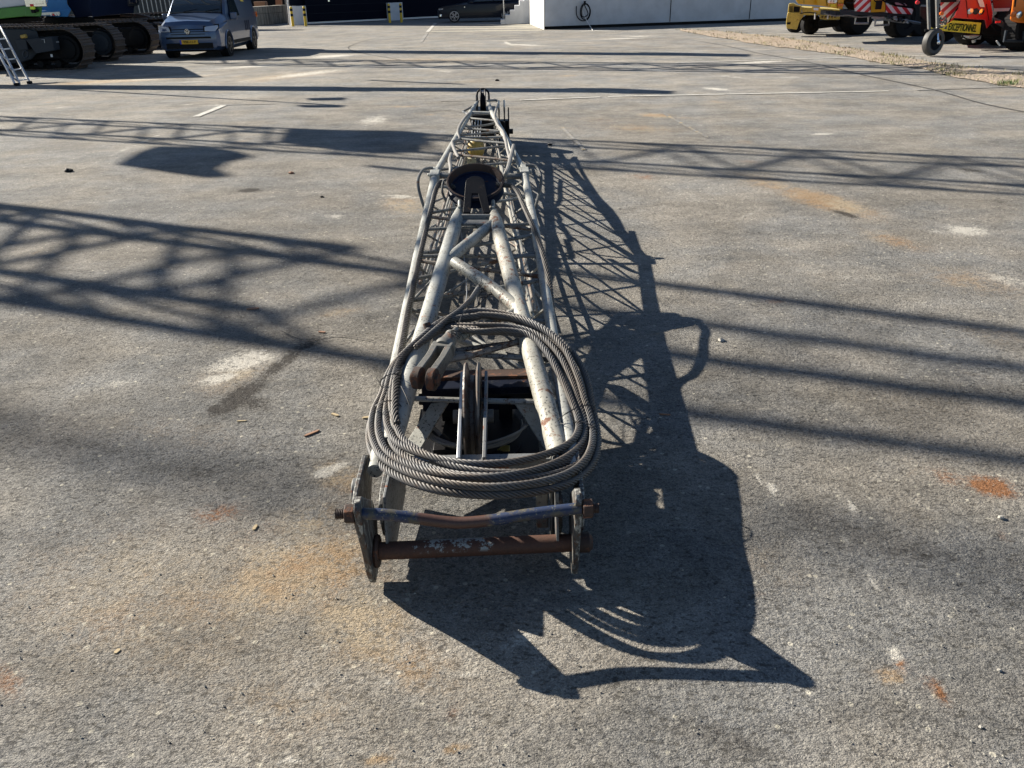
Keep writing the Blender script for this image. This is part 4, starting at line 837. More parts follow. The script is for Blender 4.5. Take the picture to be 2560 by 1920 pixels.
mb = MB(); mb.tube(spline([W(1152, 570, .55), W(1160, 640, .5), W(1167, 730, .48), W(1158, 770, .47), W(1150, 795, .47)], 6), .0022, 5); tag(mb.build('thin_wire', M_ZINC), 'thin loose wire hanging down inside the strut', 'wire')
# ------------------------------------------------------------------ crane booms overhead (they stand above the frame and throw the shadows)
M_BOOM = plain('pale_boom_paint', (0.4, 0.4, 0.38), 0.5)
SG = np.array([-1.578, 0.978, 1.0])
def up_from(px, py, h): return W(px, py) + SG * h
def boom(label, g0, g1, h0, h1, wd0, wd1, r_, n, ext=0.0, lk=.5, gp='crane booms above the yard'):
    a = up_from(*g0, h0); b = up_from(*g1, h1); d = b - a; a = a - d * ext; b = b + d * ext; d = b - a
    root = thing('crane_boom', a, label, 'crane boom', gp)
    t = d / np.linalg.norm(d); sd = np.cross(t, [0, 0, 1]); sd /= np.linalg.norm(sd); u = np.cross(sd, t)
    C_ = []
    for i, j in ((-1, -1), (1, -1), (1, 1), (-1, 1)):
        pa = a + (sd * i + u * j) * wd0 / 2; pb = b + (sd * i + u * j) * wd1 / 2; C_.append((pa, pb))
        mb = MB(); mb.tube([pa, pb], r_, 8); mb.build('chord', M_BOOM, root)
    mb = MB()
    for s_ in range(4):
        p, q = C_[s_], C_[(s_ + 1) % 4]
        for k in range(n):
            t0, t1 = k / n, (k + 1) / n; x0 = p if k % 2 else q; x1 = q if k % 2 else p
            mb.tube([x0[0] + (x0[1] - x0[0]) * t0, x1[0] + (x1[1] - x1[0]) * t1], r_ * lk, 5)
    mb.build('lacing', M_BOOM, root)
    return root
boom('pale lattice crane boom overhead whose wide shadow lies left of the coil', (-420, 552), (1000, 747), 6.8, 8.4, 1.62, 1.42, .088, 7, 0, .58)
boom('pale lattice crane boom overhead whose four line shadow crosses the yard to the right', (1000, 747), (2900, 1007), 8.4, 10.2, 1.42, 1.12, .078, 10, 0, .12)
boom('slim lattice crane boom overhead whose shadow crosses beyond the big sheave', (0, 312), (2560, 438), 6.5, 8.0, 1.12, 1.42, .055, 22, .1)
boom('far lattice crane boom overhead, shadow across the yard before the dock wall', (640, 155), (2560, 178), 7, 7, 1.5, 1.5, .09, 18, .1)
def beam(label, g0, g1, h0, h1, w_, h_, name='telescopic_boom'):
    a = up_from(*g0, h0); b = up_from(*g1, h1); mb = MB(); m1 = a + (b - a) * .62; mb.bar(a, m1, w_, h_); mb.bar(m1 + (a - b) * .01, b, w_ * .8, h_ * .8); d = (b - a) / np.linalg.norm(b - a)
    mb.bar(b - d * .8, b + d * .1, w_ * 1.0, h_ * 1.15)
    return tag(mb.build(name, M_BOOM), label, 'crane boom', 'crane booms above the yard')
beam('solid telescopic boom overhead, shadow ending beyond the jib tip', (-60, 216), (1590, 227), 5, 5, .5, .62)
beam('second telescopic boom overhead, shadow running out from the van', (640, 127), (1760, 136), 5, 5, .9, 1.15)
beam('thin boom tube overhead, shadow beside the solid one at left', (60, 217), (830, 262), 5, 5.5, .10, .14, 'boom_stay')
beam('short stay overhead, shadow left of the jib tip', (940, 201), (1130, 209), 5, 5, .14, .22, 'boom_stay')
beam('boom stay overhead, thin shadow crossing towards the tip sheave', (930, 415), (1100, 432), 7, 7, .12, .12, 'boom_stay')
beam('thick high boom overhead, faint soft shadow at lower left', (-300, 1010), (880, 1250), 26, 30, .18, .18)
beam('thick high boom overhead, faint soft shadow at lower right', (1900, 1310), (2900, 1480), 26, 30, .15, .15)
def plate_over(label, px, h, th=.3, name='overhead_plate'):  # unseen flat plates, outlined by the shadows they throw
    P = [up_from(x, y, h) for x, y in px]; mb = MB(); mb.prism(P, (0, 0, th)); return tag(mb.build(name, M_BOOM), label, 'overhead plate', 'plates above the yard')
plate_over('broad unseen plate added overhead for the dark patch shadow left of the tip', [(690, 355), (715, 322), (1000, 326), (975, 372), (860, 376)], 7.2)
plate_over('notched unseen plate added overhead for the dark patch shadow further left', [(285, 410), (345, 378), (390, 364), (520, 368), (560, 382), (500, 396), (470, 412), (500, 430), (440, 434)], 7.5)
plate_over('small flat plate overhead, shadow near the diagonal dash', [(765, 245), (850, 243), (840, 249), (770, 250)], 5.2, .1)
plate_over('small unseen plate overhead, shadow behind the diagonal dash', [(740, 262), (850, 262), (830, 267), (750, 267)], 5.2, .1)

# ------------------------------------------------------------------ background machinery
def P2(px, py, Y): return WY(px, py, Y)
def panel(pts, Y, th, name, mat, parent, bevel=0.0, label=None):
    """solid slab standing at distance Y, front outline given, running back th metres"""
    P = [WY(x, y, Y) for x, y in pts]; mb = MB(); ex_ = max(p[0] for p in P) if P[0][0] < 0 else min(p[0] for p in P); mb.prism(P, (ex_ / Y * th * 1.04, th, 0)); return mb.build(name, mat, parent, bevel=bevel, label=label)

def track(name_parent, x_end, ynear, L=7.5, Hh=1.0, wd=.75, hub=True, mat=M_TRACK, pitch=.19):
    """crawler track running along X with its end at x_end, near face at ynear"""
    root = name_parent; r_ = Hh / 2 - .03; cx_ = x_end - r_ - .06; zc = Hh / 2
    per = []; n = int((2 * L + 2 * math.pi * r_) / pitch); tot = 2 * (L - 2 * r_) + 2 * math.pi * r_; mb = MB(); link = MB()
    sL_ = L - 2 * r_
    for i in range(n):
        s_ = tot * i / n
        if s_ < sL_: p = (cx_ - s_, zc - r_); a = 0; nn_ = (0, -1); tt_ = (-1, 0)
        elif s_ < sL_ + math.pi * r_:
            a = (s_ - sL_) / r_; p = (cx_ - sL_ - r_ * math.sin(a), zc - r_ * math.cos(a)); nn_ = (-math.sin(a), -math.cos(a)); tt_ = (-math.cos(a), math.sin(a))
        elif s_ < 2 * sL_ + math.pi * r_:
            k = s_ - sL_ - math.pi * r_; sagz = -.05 * math.sin(math.pi * k / sL_) ; p = (cx_ - sL_ + k, zc + r_ + sagz); nn_ = (0, 1); tt_ = (1, 0)
        else:
            a = (s_ - 2 * sL_ - math.pi * r_) / r_; p = (cx_ + r_ * math.sin(a), zc + r_ * math.cos(a)); nn_ = (math.sin(a), math.cos(a)); tt_ = (math.cos(a), -math.sin(a))
        c_ = Vector((p[0], ynear + wd / 2, p[1])); n_ = Vector((nn_[0], 0, nn_[1])); t_ = Vector((tt_[0], 0, tt_[1]))
        a0 = c_ - Vector((0, wd / 2, 0)); b0 = c_ + Vector((0, wd / 2, 0))
        mb.bar(a0, b0, .025, pitch * .90, up=t_) if False else mb.prism([a0 - t_ * pitch * .45, a0 + t_ * pitch * .45, a0 + t_ * pitch * .40 + n_ * .02, a0 + t_ * pitch * .05 + n_ * .025, a0 + n_ * .06, a0 - t_ * pitch * .12 + n_ * .06, a0 - t_ * pitch * .2 + n_ * .022], (0, wd, 0))
        for yo in (wd * .3, wd * .6): link.box(c_ + Vector((0, yo - wd / 2 + .03, 0)) - n_ * .05, (pitch * .8, .05, .07), Matrix((( t_.x, 0, n_.x), (0, 1, 0), (t_.z, 0, n_.z))))
    mb.build('track_shoes', mat, root); link.build('track_chain', M_BLK, root)
    fr_ = MB(); fr_.prism([(cx_ - sL_ - .1, ynear + .12, zc - r_ * .5), (cx_ + .05, ynear + .12, zc - r_ * .5), (cx_ + .1, ynear + .12, zc), (cx_ - .2, ynear + .12, zc + r_ * .62), (cx_ - sL_, ynear + .12, zc + r_ * .62)], (0, wd * .7, 0)); fr_.build('track_frame', M_BLK, root, bevel=.02)
    rl = MB()
    for k in range(int(L / .5)): rl.cyl((cx_ - .3 - k * .5, ynear + .06, .16), (cx_ - .3 - k * .5, ynear + .5, .16), .09, 12)
    rl.build('track_rollers', M_BLK, root)
    ih = MB(); ih.lathe((cx_, ynear + .04, zc), (0, 1, 0), [(0, r_ * .28), (.03, r_ * .50), (.04, r_ * .53), (.09, r_ * .55), (.10, r_ * .70), (.3, r_ * .74)], 32); ih.build('idler_wheel', M_DGREY if hub else M_BLK, root)

# green and white crawler crane
GC = thing('crawler_crane', (-16, 26, 0), 'crawler crane with green and white body nearest the ladder', 'crawler crane')
track(GC, W(238, 172)[0] - 0.12, 24.55, L=7, Hh=1.06, wd=.7, hub=False)
track(GC, -11.95, 27.3, L=7, Hh=1.06, wd=.7)
panel([(-140, -120), (110, -120), (110, 12), (60, 14), (-10, 22), (-140, 36)], 24.2, 3.4, 'engine_housing', M_WPANEL, GC, .02)
panel([(-140, 38), (-10, 22), (62, 15), (106, 14), (104, 36), (100, 41), (64, 41), (0, 47), (-140, 62)], 24.1, 3.6, 'counterweight', M_GREEN, GC, .02)
panel([(64, 15), (104, 14), (102, 41), (64, 41)], 24.05, .1, 'side_cover', M_GREEN, GC, .01)
mb = MB(); mb.box(WY(80, 9, 24.0), (.10, .08, .22)); mb.build('tail_lamp', M_RED, GC, bevel=.01)
mb = MB(); mb.box(WY(82, 20, 23.98), (.12, .06, .07)); mb.build('reflector', plain('lime_reflector', (.6, .8, .05), .3), GC, bevel=.008)
mb = MB(); mb.box(WY(84, 28, 24.0), (.09, .1, .09)); mb.box(WY(92, 26, 24.0), (.07, .08, .07)); mb.build('coupling', M_BLK, GC, bevel=.01)
for (x, y, l) in ((68, 1, .30),):
    mb = MB(); mb.box(WY(x + 20, y, 24.0), (.55, .06, .30)); mb.box(WY(x + 20, y, 23.96), (.40, .04, .18)); mb.build('window', M_CHROME, GC, bevel=.01)
panel([(-100, 56), (100, 43), (106, 46), (108, 52), (-100, 68)], 24.7, 2.6, 'turntable_frame', M_BLK, GC, .01)
panel([(-60, 72), (70, 72), (92, 78), (98, 96), (96, 130), (80, 148), (50, 158), (-60, 165)], 24.42, .3, 'drive_housing', M_DGREY, GC, .03)
mb = MB()
a = WY(80, 95, 24.1); mb.prism([WY(x, y, 24.15) for x, y in ((64, 99), (128, 92), (136, 126), (90, 134))], (0, .35, 0)); mb.build('tool_box', M_DGREY, GC, bevel=.012)
mb = MB(); mb.prism([WY(x, y, 24.2) for x, y in ((38, 99), (64, 98), (70, 124), (46, 126))], (0, .3, 0)); mb.build('valve_box', M_DGREY, GC, bevel=.012)
mb = MB(); mb.cyl(WY(53, 92, 24.2), WY(66, 90, 24.2), .05, 12); mb.build('valve_cap', M_YEL, GC)
mb = MB(); ring = [WY(64 + 6 * math.cos(a), 136 + 9 * math.sin(a), 24.2) for a in np.linspace(0, 6.28, 20)]; mb.tube(ring, .025, 6); mb.build('towing_eye', M_DGREY, GC)
mb = MB(); mb.tube([WY(105, 99, 24.12), WY(110, 98, 24.12), WY(112, 107, 24.12)], .008, 6); mb.build('box_handle', M_ALU, GC)
mb = MB(); mb.box(WY(129, 139, 24.3), (.05, .02, .07)); mb.build('white_tag', M_WHT, GC)
mb = MB(); mb.box(WY(138, 105, 24.4), (.16, .1, .03)); mb.build('step', M_ALU, GC)

# blue crawler crane
BC = thing('crawler_crane', (-15, 31, 0), 'blue crawler crane standing between the green one and the dark one', 'crawler crane')
track(BC, -11.9, 30.0, L=7.5, Hh=1.05, wd=.7, hub=False)
track(BC, -11.6, 33.2, L=7.5, Hh=1.05, wd=.7)
panel([(88, -90), (160, -90), (168, 10), (178, 24), (170, 42), (146, 43), (104, 38), (104, 4)], 29.6, 3.2, 'upper_body', M_BLUEM, BC, .02)
panel([(104, 27), (146, 24), (178, 24), (170, 42), (104, 40)], 29.5, .2, 'deck_edge', M_BLUEM, BC, .01)
mb = MB(); mb.bar(WY(104, 35, 29.45), WY(150, 33, 29.45), .02, .08); mb.build('bumper_strip', M_ALU, BC)
for k, mt in ((127, M_WHT), (133, M_RED), (139, M_WHT), (145, M_WHT)):
    mb = MB(); mb.prism([WY(k - 3, 34, 29.4), WY(k, 34, 29.4), WY(k + 3, 39, 29.4), WY(k, 39, 29.4)], (0, .03, 0)); mb.build('chevron', mt, BC)
mb = MB(); mb.tube([WY(x, y, 29.4) for x, y in ((107, -20), (107, 0), (112, 8), (119, 6), (120, -20))], .02, 8); mb.build('grab_rail', M_CHROME, BC)
panel([(150, -90), (232, -90), (226, 16), (232, 40), (190, 46), (182, 30), (170, 12)], 30.4, 1.6, 'front_arm', M_NAVYM, BC, .03)
panel([(110, 43), (235, 45), (240, 56), (110, 58)], 30.4, 2.4, 'turntable_frame', M_BLK, BC, .01)
# dark crawler crane
DC = thing('crawler_crane', (-13, 36, 0), 'dark navy crawler crane behind the grey blue van', 'crawler crane')
track(DC, WY(392, 60, 36.2)[0], 36.2, L=7, Hh=1.05, wd=.7, hub=True)
track(DC, WY(470, 60, 39.4)[0], 39.4, L=7, Hh=1.1, wd=.7, hub=False)
panel([(222, -80), (318, -80), (322, 14), (336, 14), (334, 33), (300, 35), (222, 44)], 34.5, 3.8, 'upper_body', M_NAVYM, DC, .02)
panel([(316, -60), (346, -60), (348, 12), (342, 15), (320, 15)], 34.3, .5, 'cab_corner', M_DGREY, DC, .02)
mb = MB(); mb.prism([WY(x, y, 34.2) for x, y in ((322, -20), (338, -20), (341, 7), (323, 8))], (0, .06, 0)); mb.build('cab_window', M_CHROME, DC, bevel=.005)
panel([(300, 36), (345, 35), (375, 42), (384, 46), (362, 49), (340, 44), (300, 41)], 34.6, .6, 'swing_bracket', M_RUSTD, DC, .02)
panel([(230, 45), (330, 38), (330, 56), (230, 60)], 35.0, 2.4, 'turntable_frame', M_BLK, DC, .01)
panel([(336, 66), (372, 66), (392, 82), (390, 116), (352, 120), (342, 96)], 35.9, .3, 'drive_housing', M_DGREY, DC, .03)

# aluminium ladder
LD = thing('ladder', W(55, 210), 'aluminium extension ladder leaning at the left edge by the tracks', 'ladder')
def dz(px, py, Y): return WY(px, py, Y)
Yl = 21.0
for (ax_, ay_, bx_, by2) in ((74, 206, 0, 66), (50, 211, -22, 68), (38, 212, -46, 50)):
    mb = MB(); mb.bar(W(ax_, ay_, .02), WY(bx_, by2, 22.2), .035, .09); mb.build('rail', M_ALU, LD, bevel=.004)
for t in (.06, .24, .42, .60, .78):
    a = W(72, 206, .02) * (1 - t) + WY(0, 66, 22.2) * t; b = W(48, 211, .02) * (1 - t) + WY(-22, 68, 22.2) * t
    mb = MB(); mb.bar(a, b, .03, .03); mb.build('rung', M_ALU, LD)
    a = W(38, 212, .02) * (1 - t - .07) + WY(-46, 50, 22.2) * (t + .07)
    mb = MB(); mb.bar(a, b, .03, .03); mb.build('rung', M_ALU, LD)
for p in (W(74, 207, .02), W(42, 212, .02)):
    mb = MB(); mb.box(p + np.array([0, 0, .01]), (.09, .1, .06)); mb.build('rubber_foot', M_BLK, LD, bevel=.006)

# ------------------------------------------------------------------ van
VB = (W(425, 144) + W(565, 138)) / 2
VAN = thing('delivery_van', (-9.84, 28.5, 0), 'slate blue compact delivery van with yellow plate parked before the crawler cranes', 'van', rz=math.radians(1.5)); VAN.scale = (1.06, 1.06, 1.06)
def loft(secs, mbx):
    """secs: list of rings (same count) of points"""
    n = len(secs[0]); vs = [p for s_ in secs for p in s_]; fs = []
    for i in range(len(secs) - 1):
        for k in range(n): l = (k + 1) % n; fs.append((i * n + k, i * n + l, (i + 1) * n + l, (i + 1) * n + k))
    fs.append(tuple(range(n - 1, -1, -1))); fs.append(tuple((len(secs) - 1) * n + k for k in range(n))); mbx.add(vs, fs)
# local frame: x across (width), y forward = -Y, so front of the van at y = -0.9 (front axle at y=0), rear at y=+3.9
def ring(y, hw, zb, zs, zt, hwt, rb=.10):
    """cross section: bottom zb, shoulder zs, top zt with half width hwt"""
    r = [(-hw + rb, y, zb), (-hw, y, zb + rb), (-hw - .005, y, (zb + zs) / 2), (-hw, y, zs), (-hwt - .03, y, zt - .10), (-hwt + .08, y, zt), (0, y, zt + .03)]
    return r + [(-x, yy, z) for x, yy, z in r[-2::-1]]
secs = [ring(-.86, .66, .30, .62, .70, .55), ring(-.83, .80, .24, .72, .90, .62), ring(-.74, .885, .22, .78, 1.00, .72), ring(-.45, .92, .21, .84, 1.06, .80), ring(-.02, .925, .21, .92, 1.14, .83), ring(.20, .925, .21, .98, 1.20, .83)]
bd = MB(); loft(secs, bd)
secs2 = [ring(.19, .926, .21, 1.00, 1.19, .86), ring(.42, .926, .21, 1.02, 1.42, .80), ring(.72, .926, .21, 1.04, 1.66, .76), ring(1.05, .926, .21, 1.05, 1.80, .74), ring(1.8, .926, .21, 1.05, 1.85, .76), ring(3.3, .925, .21, 1.05, 1.84, .76), ring(3.78, .90, .26, 1.02, 1.78, .72), ring(3.84, .86, .32, 1.0, 1.70, .68)]
loft(secs2, bd); VBODY = local(bd, 'body', M_VAN, VAN, angle=28)
def lp(parent, name, mat, pts, d, bevel=0, **k):
    mbx = MB(); mbx.prism(pts, d); return local(mbx, name, mat, parent, bevel=bevel, **k)
# windscreen following the slope, side windows, grille etc.
def glass_strip(name, mat, rows, lift, **k):
    mbx = MB(); top = [(x, y, z + (.03 if x == 0 else 0) + lift) for y, z, hx in rows for x in (-hx, 0, hx)]; bot = [(x, y, z - .03) for x, y, z in top]; n = len(top)
    fs = []
    for r_ in range(len(rows) - 1):
        for c_ in range(2): a = r_ * 3 + c_; fs += [(a, a + 1, a + 4, a + 3), (n + a, n + a + 3, n + a + 4, n + a + 1)]
    edge = [0, 1, 2] + [3 * r_ + 2 for r_ in range(1, len(rows))] + [3 * (len(rows) - 1) + 1] + [3 * r_ for r_ in range(len(rows) - 1, 0, -1)]
    for a, b in zip(edge, edge[1:] + edge[:1]): fs.append((a, a + n, b + n, b))
    mbx.add(top + bot, fs); return local(mbx, name, mat, VAN, angle=50)
glass_strip('windscreen_seal', M_BLK, [(.17, 1.165, .80), (.42, 1.42, .755), (.72, 1.66, .715), (1.03, 1.795, .69)], .010)
glass_strip('windscreen', M_WIND, [(.21, 1.215, .755), (.42, 1.42, .725), (.72, 1.66, .685), (.97, 1.772, .665)], .016)
for k_ in (-.35, .3):
    mb = MB(); mb.bar((k_, .20, 1.25), (k_ + .40, .26, 1.31), .02, .015); local(mb, 'wiper', M_BLK, VAN)
for sx2 in (-1, 1):
    lp(VAN, 'side_window', M_GLASS, [(sx2 * .93, .52, 1.08), (sx2 * .93, 1.55, 1.08), (sx2 * .80, 1.55, 1.66), (sx2 * .79, .98, 1.66)], (sx2 * .012, 0, .004), .003)
    lp(VAN, 'headlight', M_LENS, [(sx2 * .52, -.845, .86), (sx2 * .50, -.845, .74), (sx2 * .80, -.805, .74), (sx2 * .87, -.70, .84), (sx2 * .86, -.66, .90)], (0, -.03, .0), .008)
    lp(VAN, 'headlight_frame', M_BLK, [(sx2 * .48, -.835, .885), (sx2 * .46, -.835, .72), (sx2 * .82, -.795, .715), (sx2 * .89, -.69, .82), (sx2 * .885, -.64, .93)], (0, -.025, .0), .005)
    mb = MB(); mb.box((sx2 * 1.02, .55, 1.10), (.20, .12, .20)); mb.box((sx2 * .93, .56, 1.02), (.10, .06, .05)); local(mb, 'wing_mirror', M_VAN, VAN, bevel=.03)
    for wy in (0.0, 2.97):
        wm = MB(); wm.lathe((sx2 * .745, wy, .325), (sx2, 0, 0), [(0, .25), (0, .31), (.02, .325), (.17, .325), (.195, .31), (.20, .235)], 36); tyre = local(wm, 'wheel', M_TYRE, VAN)
        rm = MB(); rm.lathe((sx2 * .925, wy, .325), (sx2, 0, 0), [(0, .235), (.02, .235), (.022, .21), (.0, .20)], 30)
        for k in range(5):
            a = 2 * math.pi * k / 5 + .3; rm.bar((sx2 * .948, wy, .325), (sx2 * .945, wy + .22 * math.cos(a), .325 + .22 * math.sin(a)), .05, .015, up=(1, 0, 0))
        rm.lathe((sx2 * .935, wy, .325), (sx2, 0, 0), [(0, .05), (.03, .045)], 16); local(rm, 'rim', M_RIM, tyre)
        am = MB(); am.tube([(sx2 * .93, wy + .40 * math.cos(a), .325 + .40 * math.sin(a)) for a in np.linspace(-.1, math.pi + .2, 20)], .028, 8); local(am, 'wheel_arch', M_VAN, VAN)
        bk = MB(); bk.lathe((sx2 * .70, wy, .34), (sx2, 0, 0), [(0, .375), (.234, .375)], 30); local(bk, 'wheel_well', M_BLK, VAN)
    lp(VAN, 'tail_light', M_AMBER, [(sx2 * .935, 3.62, .98), (sx2 * .935, 3.80, .98), (sx2 * .93, 3.80, 1.14), (sx2 * .93, 3.62, 1.14)], (sx2 * .01, 0, 0), .003)
    mb = MB(); mb.bar((sx2 * .934, -.35, .98), (sx2 * .934, 3.6, 1.0), .012, .02); local(mb, 'side_crease', M_VAN, VAN)
    mb = MB(); mb.bar((sx2 * .936, .44, .38), (sx2 * .936, 2.5, .36), .02, .10); local(mb, 'sill_trim', M_BLK, VAN, bevel=.005)
for z_, h_ in ((.80, .02), (.735, .018), (.67, .018)):
    mb = MB(); mb.bar((-.50, -.868, z_), (.50, -.868, z_), .012, h_); local(mb, 'grille_bar', M_BLK, VAN)
mb = MB(); mb.box((0, -.868, .575), (1.30, .03, .05)); local(mb, 'upper_intake', M_BLK, VAN, bevel=.006)
mb = MB(); mb.box((0, -.862, .35), (1.36, .03, .16)); local(mb, 'lower_intake', M_BLK, VAN, bevel=.01)
mb = MB()
for k in range(9): mb.box((-.6 + .15 * k, -.882, .285), (.10, .01, .012))
local(mb, 'intake_trim', M_DGREY, VAN)
mb = MB(); mb.box((0, -.888, .46), (.52, .016, .112)); PLT = local(mb, 'number_plate', M_PLATE, VAN, bevel=.002)
mb = MB(); mb.box((-.24, -.899, .46), (.040, .006, .110)); local(mb, 'plate_band', M_PLBLUE, PLT)
RX = Matrix.Rotation(math.radians(90), 4, 'X')
text_mesh('VSK-11-F', 'plate_lettering', M_BLK, Matrix.Translation((.02, -.899, .46)) @ RX, .092, PLT, .002, 1.05)
# round badge
mb = MB(); mb.tube([(.066 * math.cos(a), -.898, .745 + .066 * math.sin(a)) for a in np.linspace(0, 2 * math.pi, 32, endpoint=False)], .008, 8, closed=True)
for pts in ([(-.028, .055), (0, .005), (.028, .055)], [(-.055, .028), (-.024, -.052), (0, -.005), (.024, -.052), (.055, .028)]):
    for a, b in zip(pts[:-1], pts[1:]): mb.bar((a[0], -.898, .745 + a[1]), (b[0], -.898, .745 + b[1]), .010, .012)
BDG = local(mb, 'badge', M_CHROME, VAN)
mb = MB(); mb.lathe((0, -.88, .745), (0, -1, 0), [(0, .064), (.014, .064)], 28); local(mb, 'badge_disc', M_BLK, BDG)
# stickers on the side
lp(VAN, 'white_sticker', M_WHT, [(.815, 1.92, 1.60), (.82, 2.20, 1.58), (.79, 2.20, 1.71), (.785, 1.92, 1.73)], (.012, 0, .004)); lp(VAN, 'yellow_sticker', M_SIGNY, [(.86, 2.22, 1.48), (.86, 2.55, 1.46), (.775, 2.55, 1.76), (.775, 2.22, 1.78)], (.012, 0, .004))
for k in range(3):
    lp(VAN, 'side_lettering', M_NAVYM, [(.936, 2.05 + .22 * k, .62), (.936, 2.15 + .22 * k, .62), (.936, 2.15 + .22 * k, .92), (.936, 2.05 + .22 * k, .92)], (.004, 0, 0))
mb = MB(); mb.box((0, 1.5, .24), (1.6, 4.2, .12)); local(mb, 'underbody', M_BLK, VAN)

# ------------------------------------------------------------------ dark car by the wall
CAR = thing('dark_car', (-2.83, 51.7, 0), 'midnight blue car parked half behind the concrete stairs', 'car', rz=math.radians(2.0))
def cring(x, zt, hw, zb=.22):
    r = [(x, -hw, zb), (x, -hw - .02, .55), (x, -hw + .02, min(zt, .92)), (x, -hw + .18, zt), (x, 0, zt + .02)]
    return r + [(xx, -y, z) for xx, y, z in r[-2::-1]]
mb = MB(); loft([cring(-.95, .62, .60, .35), cring(-.90, .74, .78), cring(-.6, .84, .88), cring(0.2, .95, .90), cring(.75, 1.02, .91), cring(3.9, 1.06, .91), cring(4.05, 1.0, .86)], mb)
local(mb, 'body', M_CAR, CAR)
mb = MB(); loft([cring(.70, 1.0, .86, .95), cring(1.35, 1.42, .78, .95), cring(2.6, 1.48, .76, .95), cring(3.6, 1.25, .78, .95), cring(3.95, 1.04, .80, .95)], mb); local(mb, 'cabin', M_CAR, CAR)
lp(CAR, 'side_window', M_GLASS, [(1.1, -.885, 1.06), (2.2, -.885, 1.08), (2.2, -.80, 1.38), (1.5, -.80, 1.38)], (0, -.012, .002)); lp(CAR, 'side_window', M_GLASS, [(2.27, -.885, 1.08), (3.2, -.885, 1.08), (3.0, -.80, 1.36), (2.27, -.80, 1.38)], (0, -.012, .002))
for wx in (0, 2.95):
    for sy in (-1, 1):
        wm = MB(); wm.lathe((wx, sy * .70, .34), (0, sy, 0), [(0, .3), (.02, .34), (.20, .34), (.215, .32), (.216, .25)], 36); tyre = local(wm, 'wheel', M_TYRE, CAR)
        rm = MB(); rm.lathe((wx, sy * .90, .34), (0, sy, 0), [(0, .262), (.022, .262), (.024, .235), (.0, .225)], 32)
        for k in range(10):
            a = 2 * math.pi * k / 10; b = a + (.14 if k % 2 else -.14); rm.bar((wx + .04 * math.cos(a), sy * .922, .34 + .04 * math.sin(a)), (wx + .24 * math.cos(b), sy * .918, .34 + .24 * math.sin(b)), .03, .02, up=(0, 1, 0))
        local(rm, 'rim', M_RIML, tyre)
mb = MB(); mb.prism([(-.90, -.74, .66), (-.62, -.90, .70), (-.62, -.90, .76), (-.88, -.76, .73)], (0, -.02, 0)); local(mb, 'headlight', M_LENS, CAR)
mb = MB(); mb.box((.98, -1.0, 1.04), (.16, .18, .13)); local(mb, 'wing_mirror', M_CAR, CAR, bevel=.03)
mb = MB(); mb.prism([(-.84, -.84, .34), (-.74, -.90, .34), (-.70, -.90, .44), (-.80, -.86, .46)], (0, -.02, 0)); local(mb, 'side_vent', M_CHROME, CAR)
mb = MB(); mb.cyl((.6, -.92, .80), (.6, -.94, .80), .03, 12); local(mb, 'fender_badge', M_CHROME, CAR)

# ------------------------------------------------------------------ buildings
HALL = thing('industrial_hall', (-4, 57, 0), 'hall with wide dark navy doors behind the striped bollards', 'building')
A = W(735, 63.3); B = W(1060, 47.5); ex = (B - A) / np.linalg.norm(B - A); en = np.array([-ex[1], ex[0], 0])
def wallp(s_): return A + ex * s_
LH = np.linalg.norm(B - A)
def sbox(p, q, th, z0, z1, name, mat, parent, back=0.0, bevel=0.0):
    p = np.array(p) + en * back; q = np.array(q) + en * back; mb = MB(); mb.prism([(p[0], p[1], z0), (q[0], q[1], z0), (q[0], q[1], z1), (p[0], p[1], z1)], tuple(en * th)); return mb.build(name, mat, parent, bevel=bevel)
sbox(wallp(.1), wallp(LH + 12), .6, 0, 7.5, 'wall', M_DOOR, HALL, back=.5)
def pier(s0, s1, z=1.02): return sbox(wallp(s0), wallp(s1), .22, 0, z, 'concrete_pier', M_CONC, HALL, bevel=.01)
def s_at(px):
    return min(np.linspace(-3, 30, 3000), key=lambda t: abs(proj(wallp(t))[0] - px))
sp1 = s_at(770); sd1 = s_at(973); sd2 = s_at(1009)
pier(s_at(729), sp1); pier(sd1, sd2)
D1 = sbox(wallp(sp1 + .12), wallp(sd1), .06, .12, 4.5, 'roller_door', M_DOOR, HALL, back=.30)
sbox(wallp(sp1 + .12), wallp(sd1), .05, .03, .12, 'door_seal', M_CONCW, D1, back=.24)
D2 = sbox(wallp(sd2 - .05), wallp(LH + 11), .06, .12, 4.5, 'roller_door', M_DOOR, HALL, back=.30)
sbox(wallp(sd2 - .05), wallp(LH + 11), .05, .03, .12, 'door_seal', M_CONCW, D2, back=.24)
for k in range(1, 4): sbox(wallp(sp1 + .12), wallp(sd1), .006, .12 + .45 * k, .128 + .45 * k, 'door_groove', M_DGREY, D1, back=.294)
mb = MB(); mb.tube([WY(725, 62, 51.6), WY(721, 24, 51.6), WY(719, 6, 51.6), WY(722, -30, 51.6)], .045, 8); mb.build('downpipe', M_WHT, HALL)
mb = MB(); mb.cyl(WY(822, 2, 52.8), WY(822, 2, 52.9), .05, 10); mb.build('door_lamp', M_CHROME, HALL)
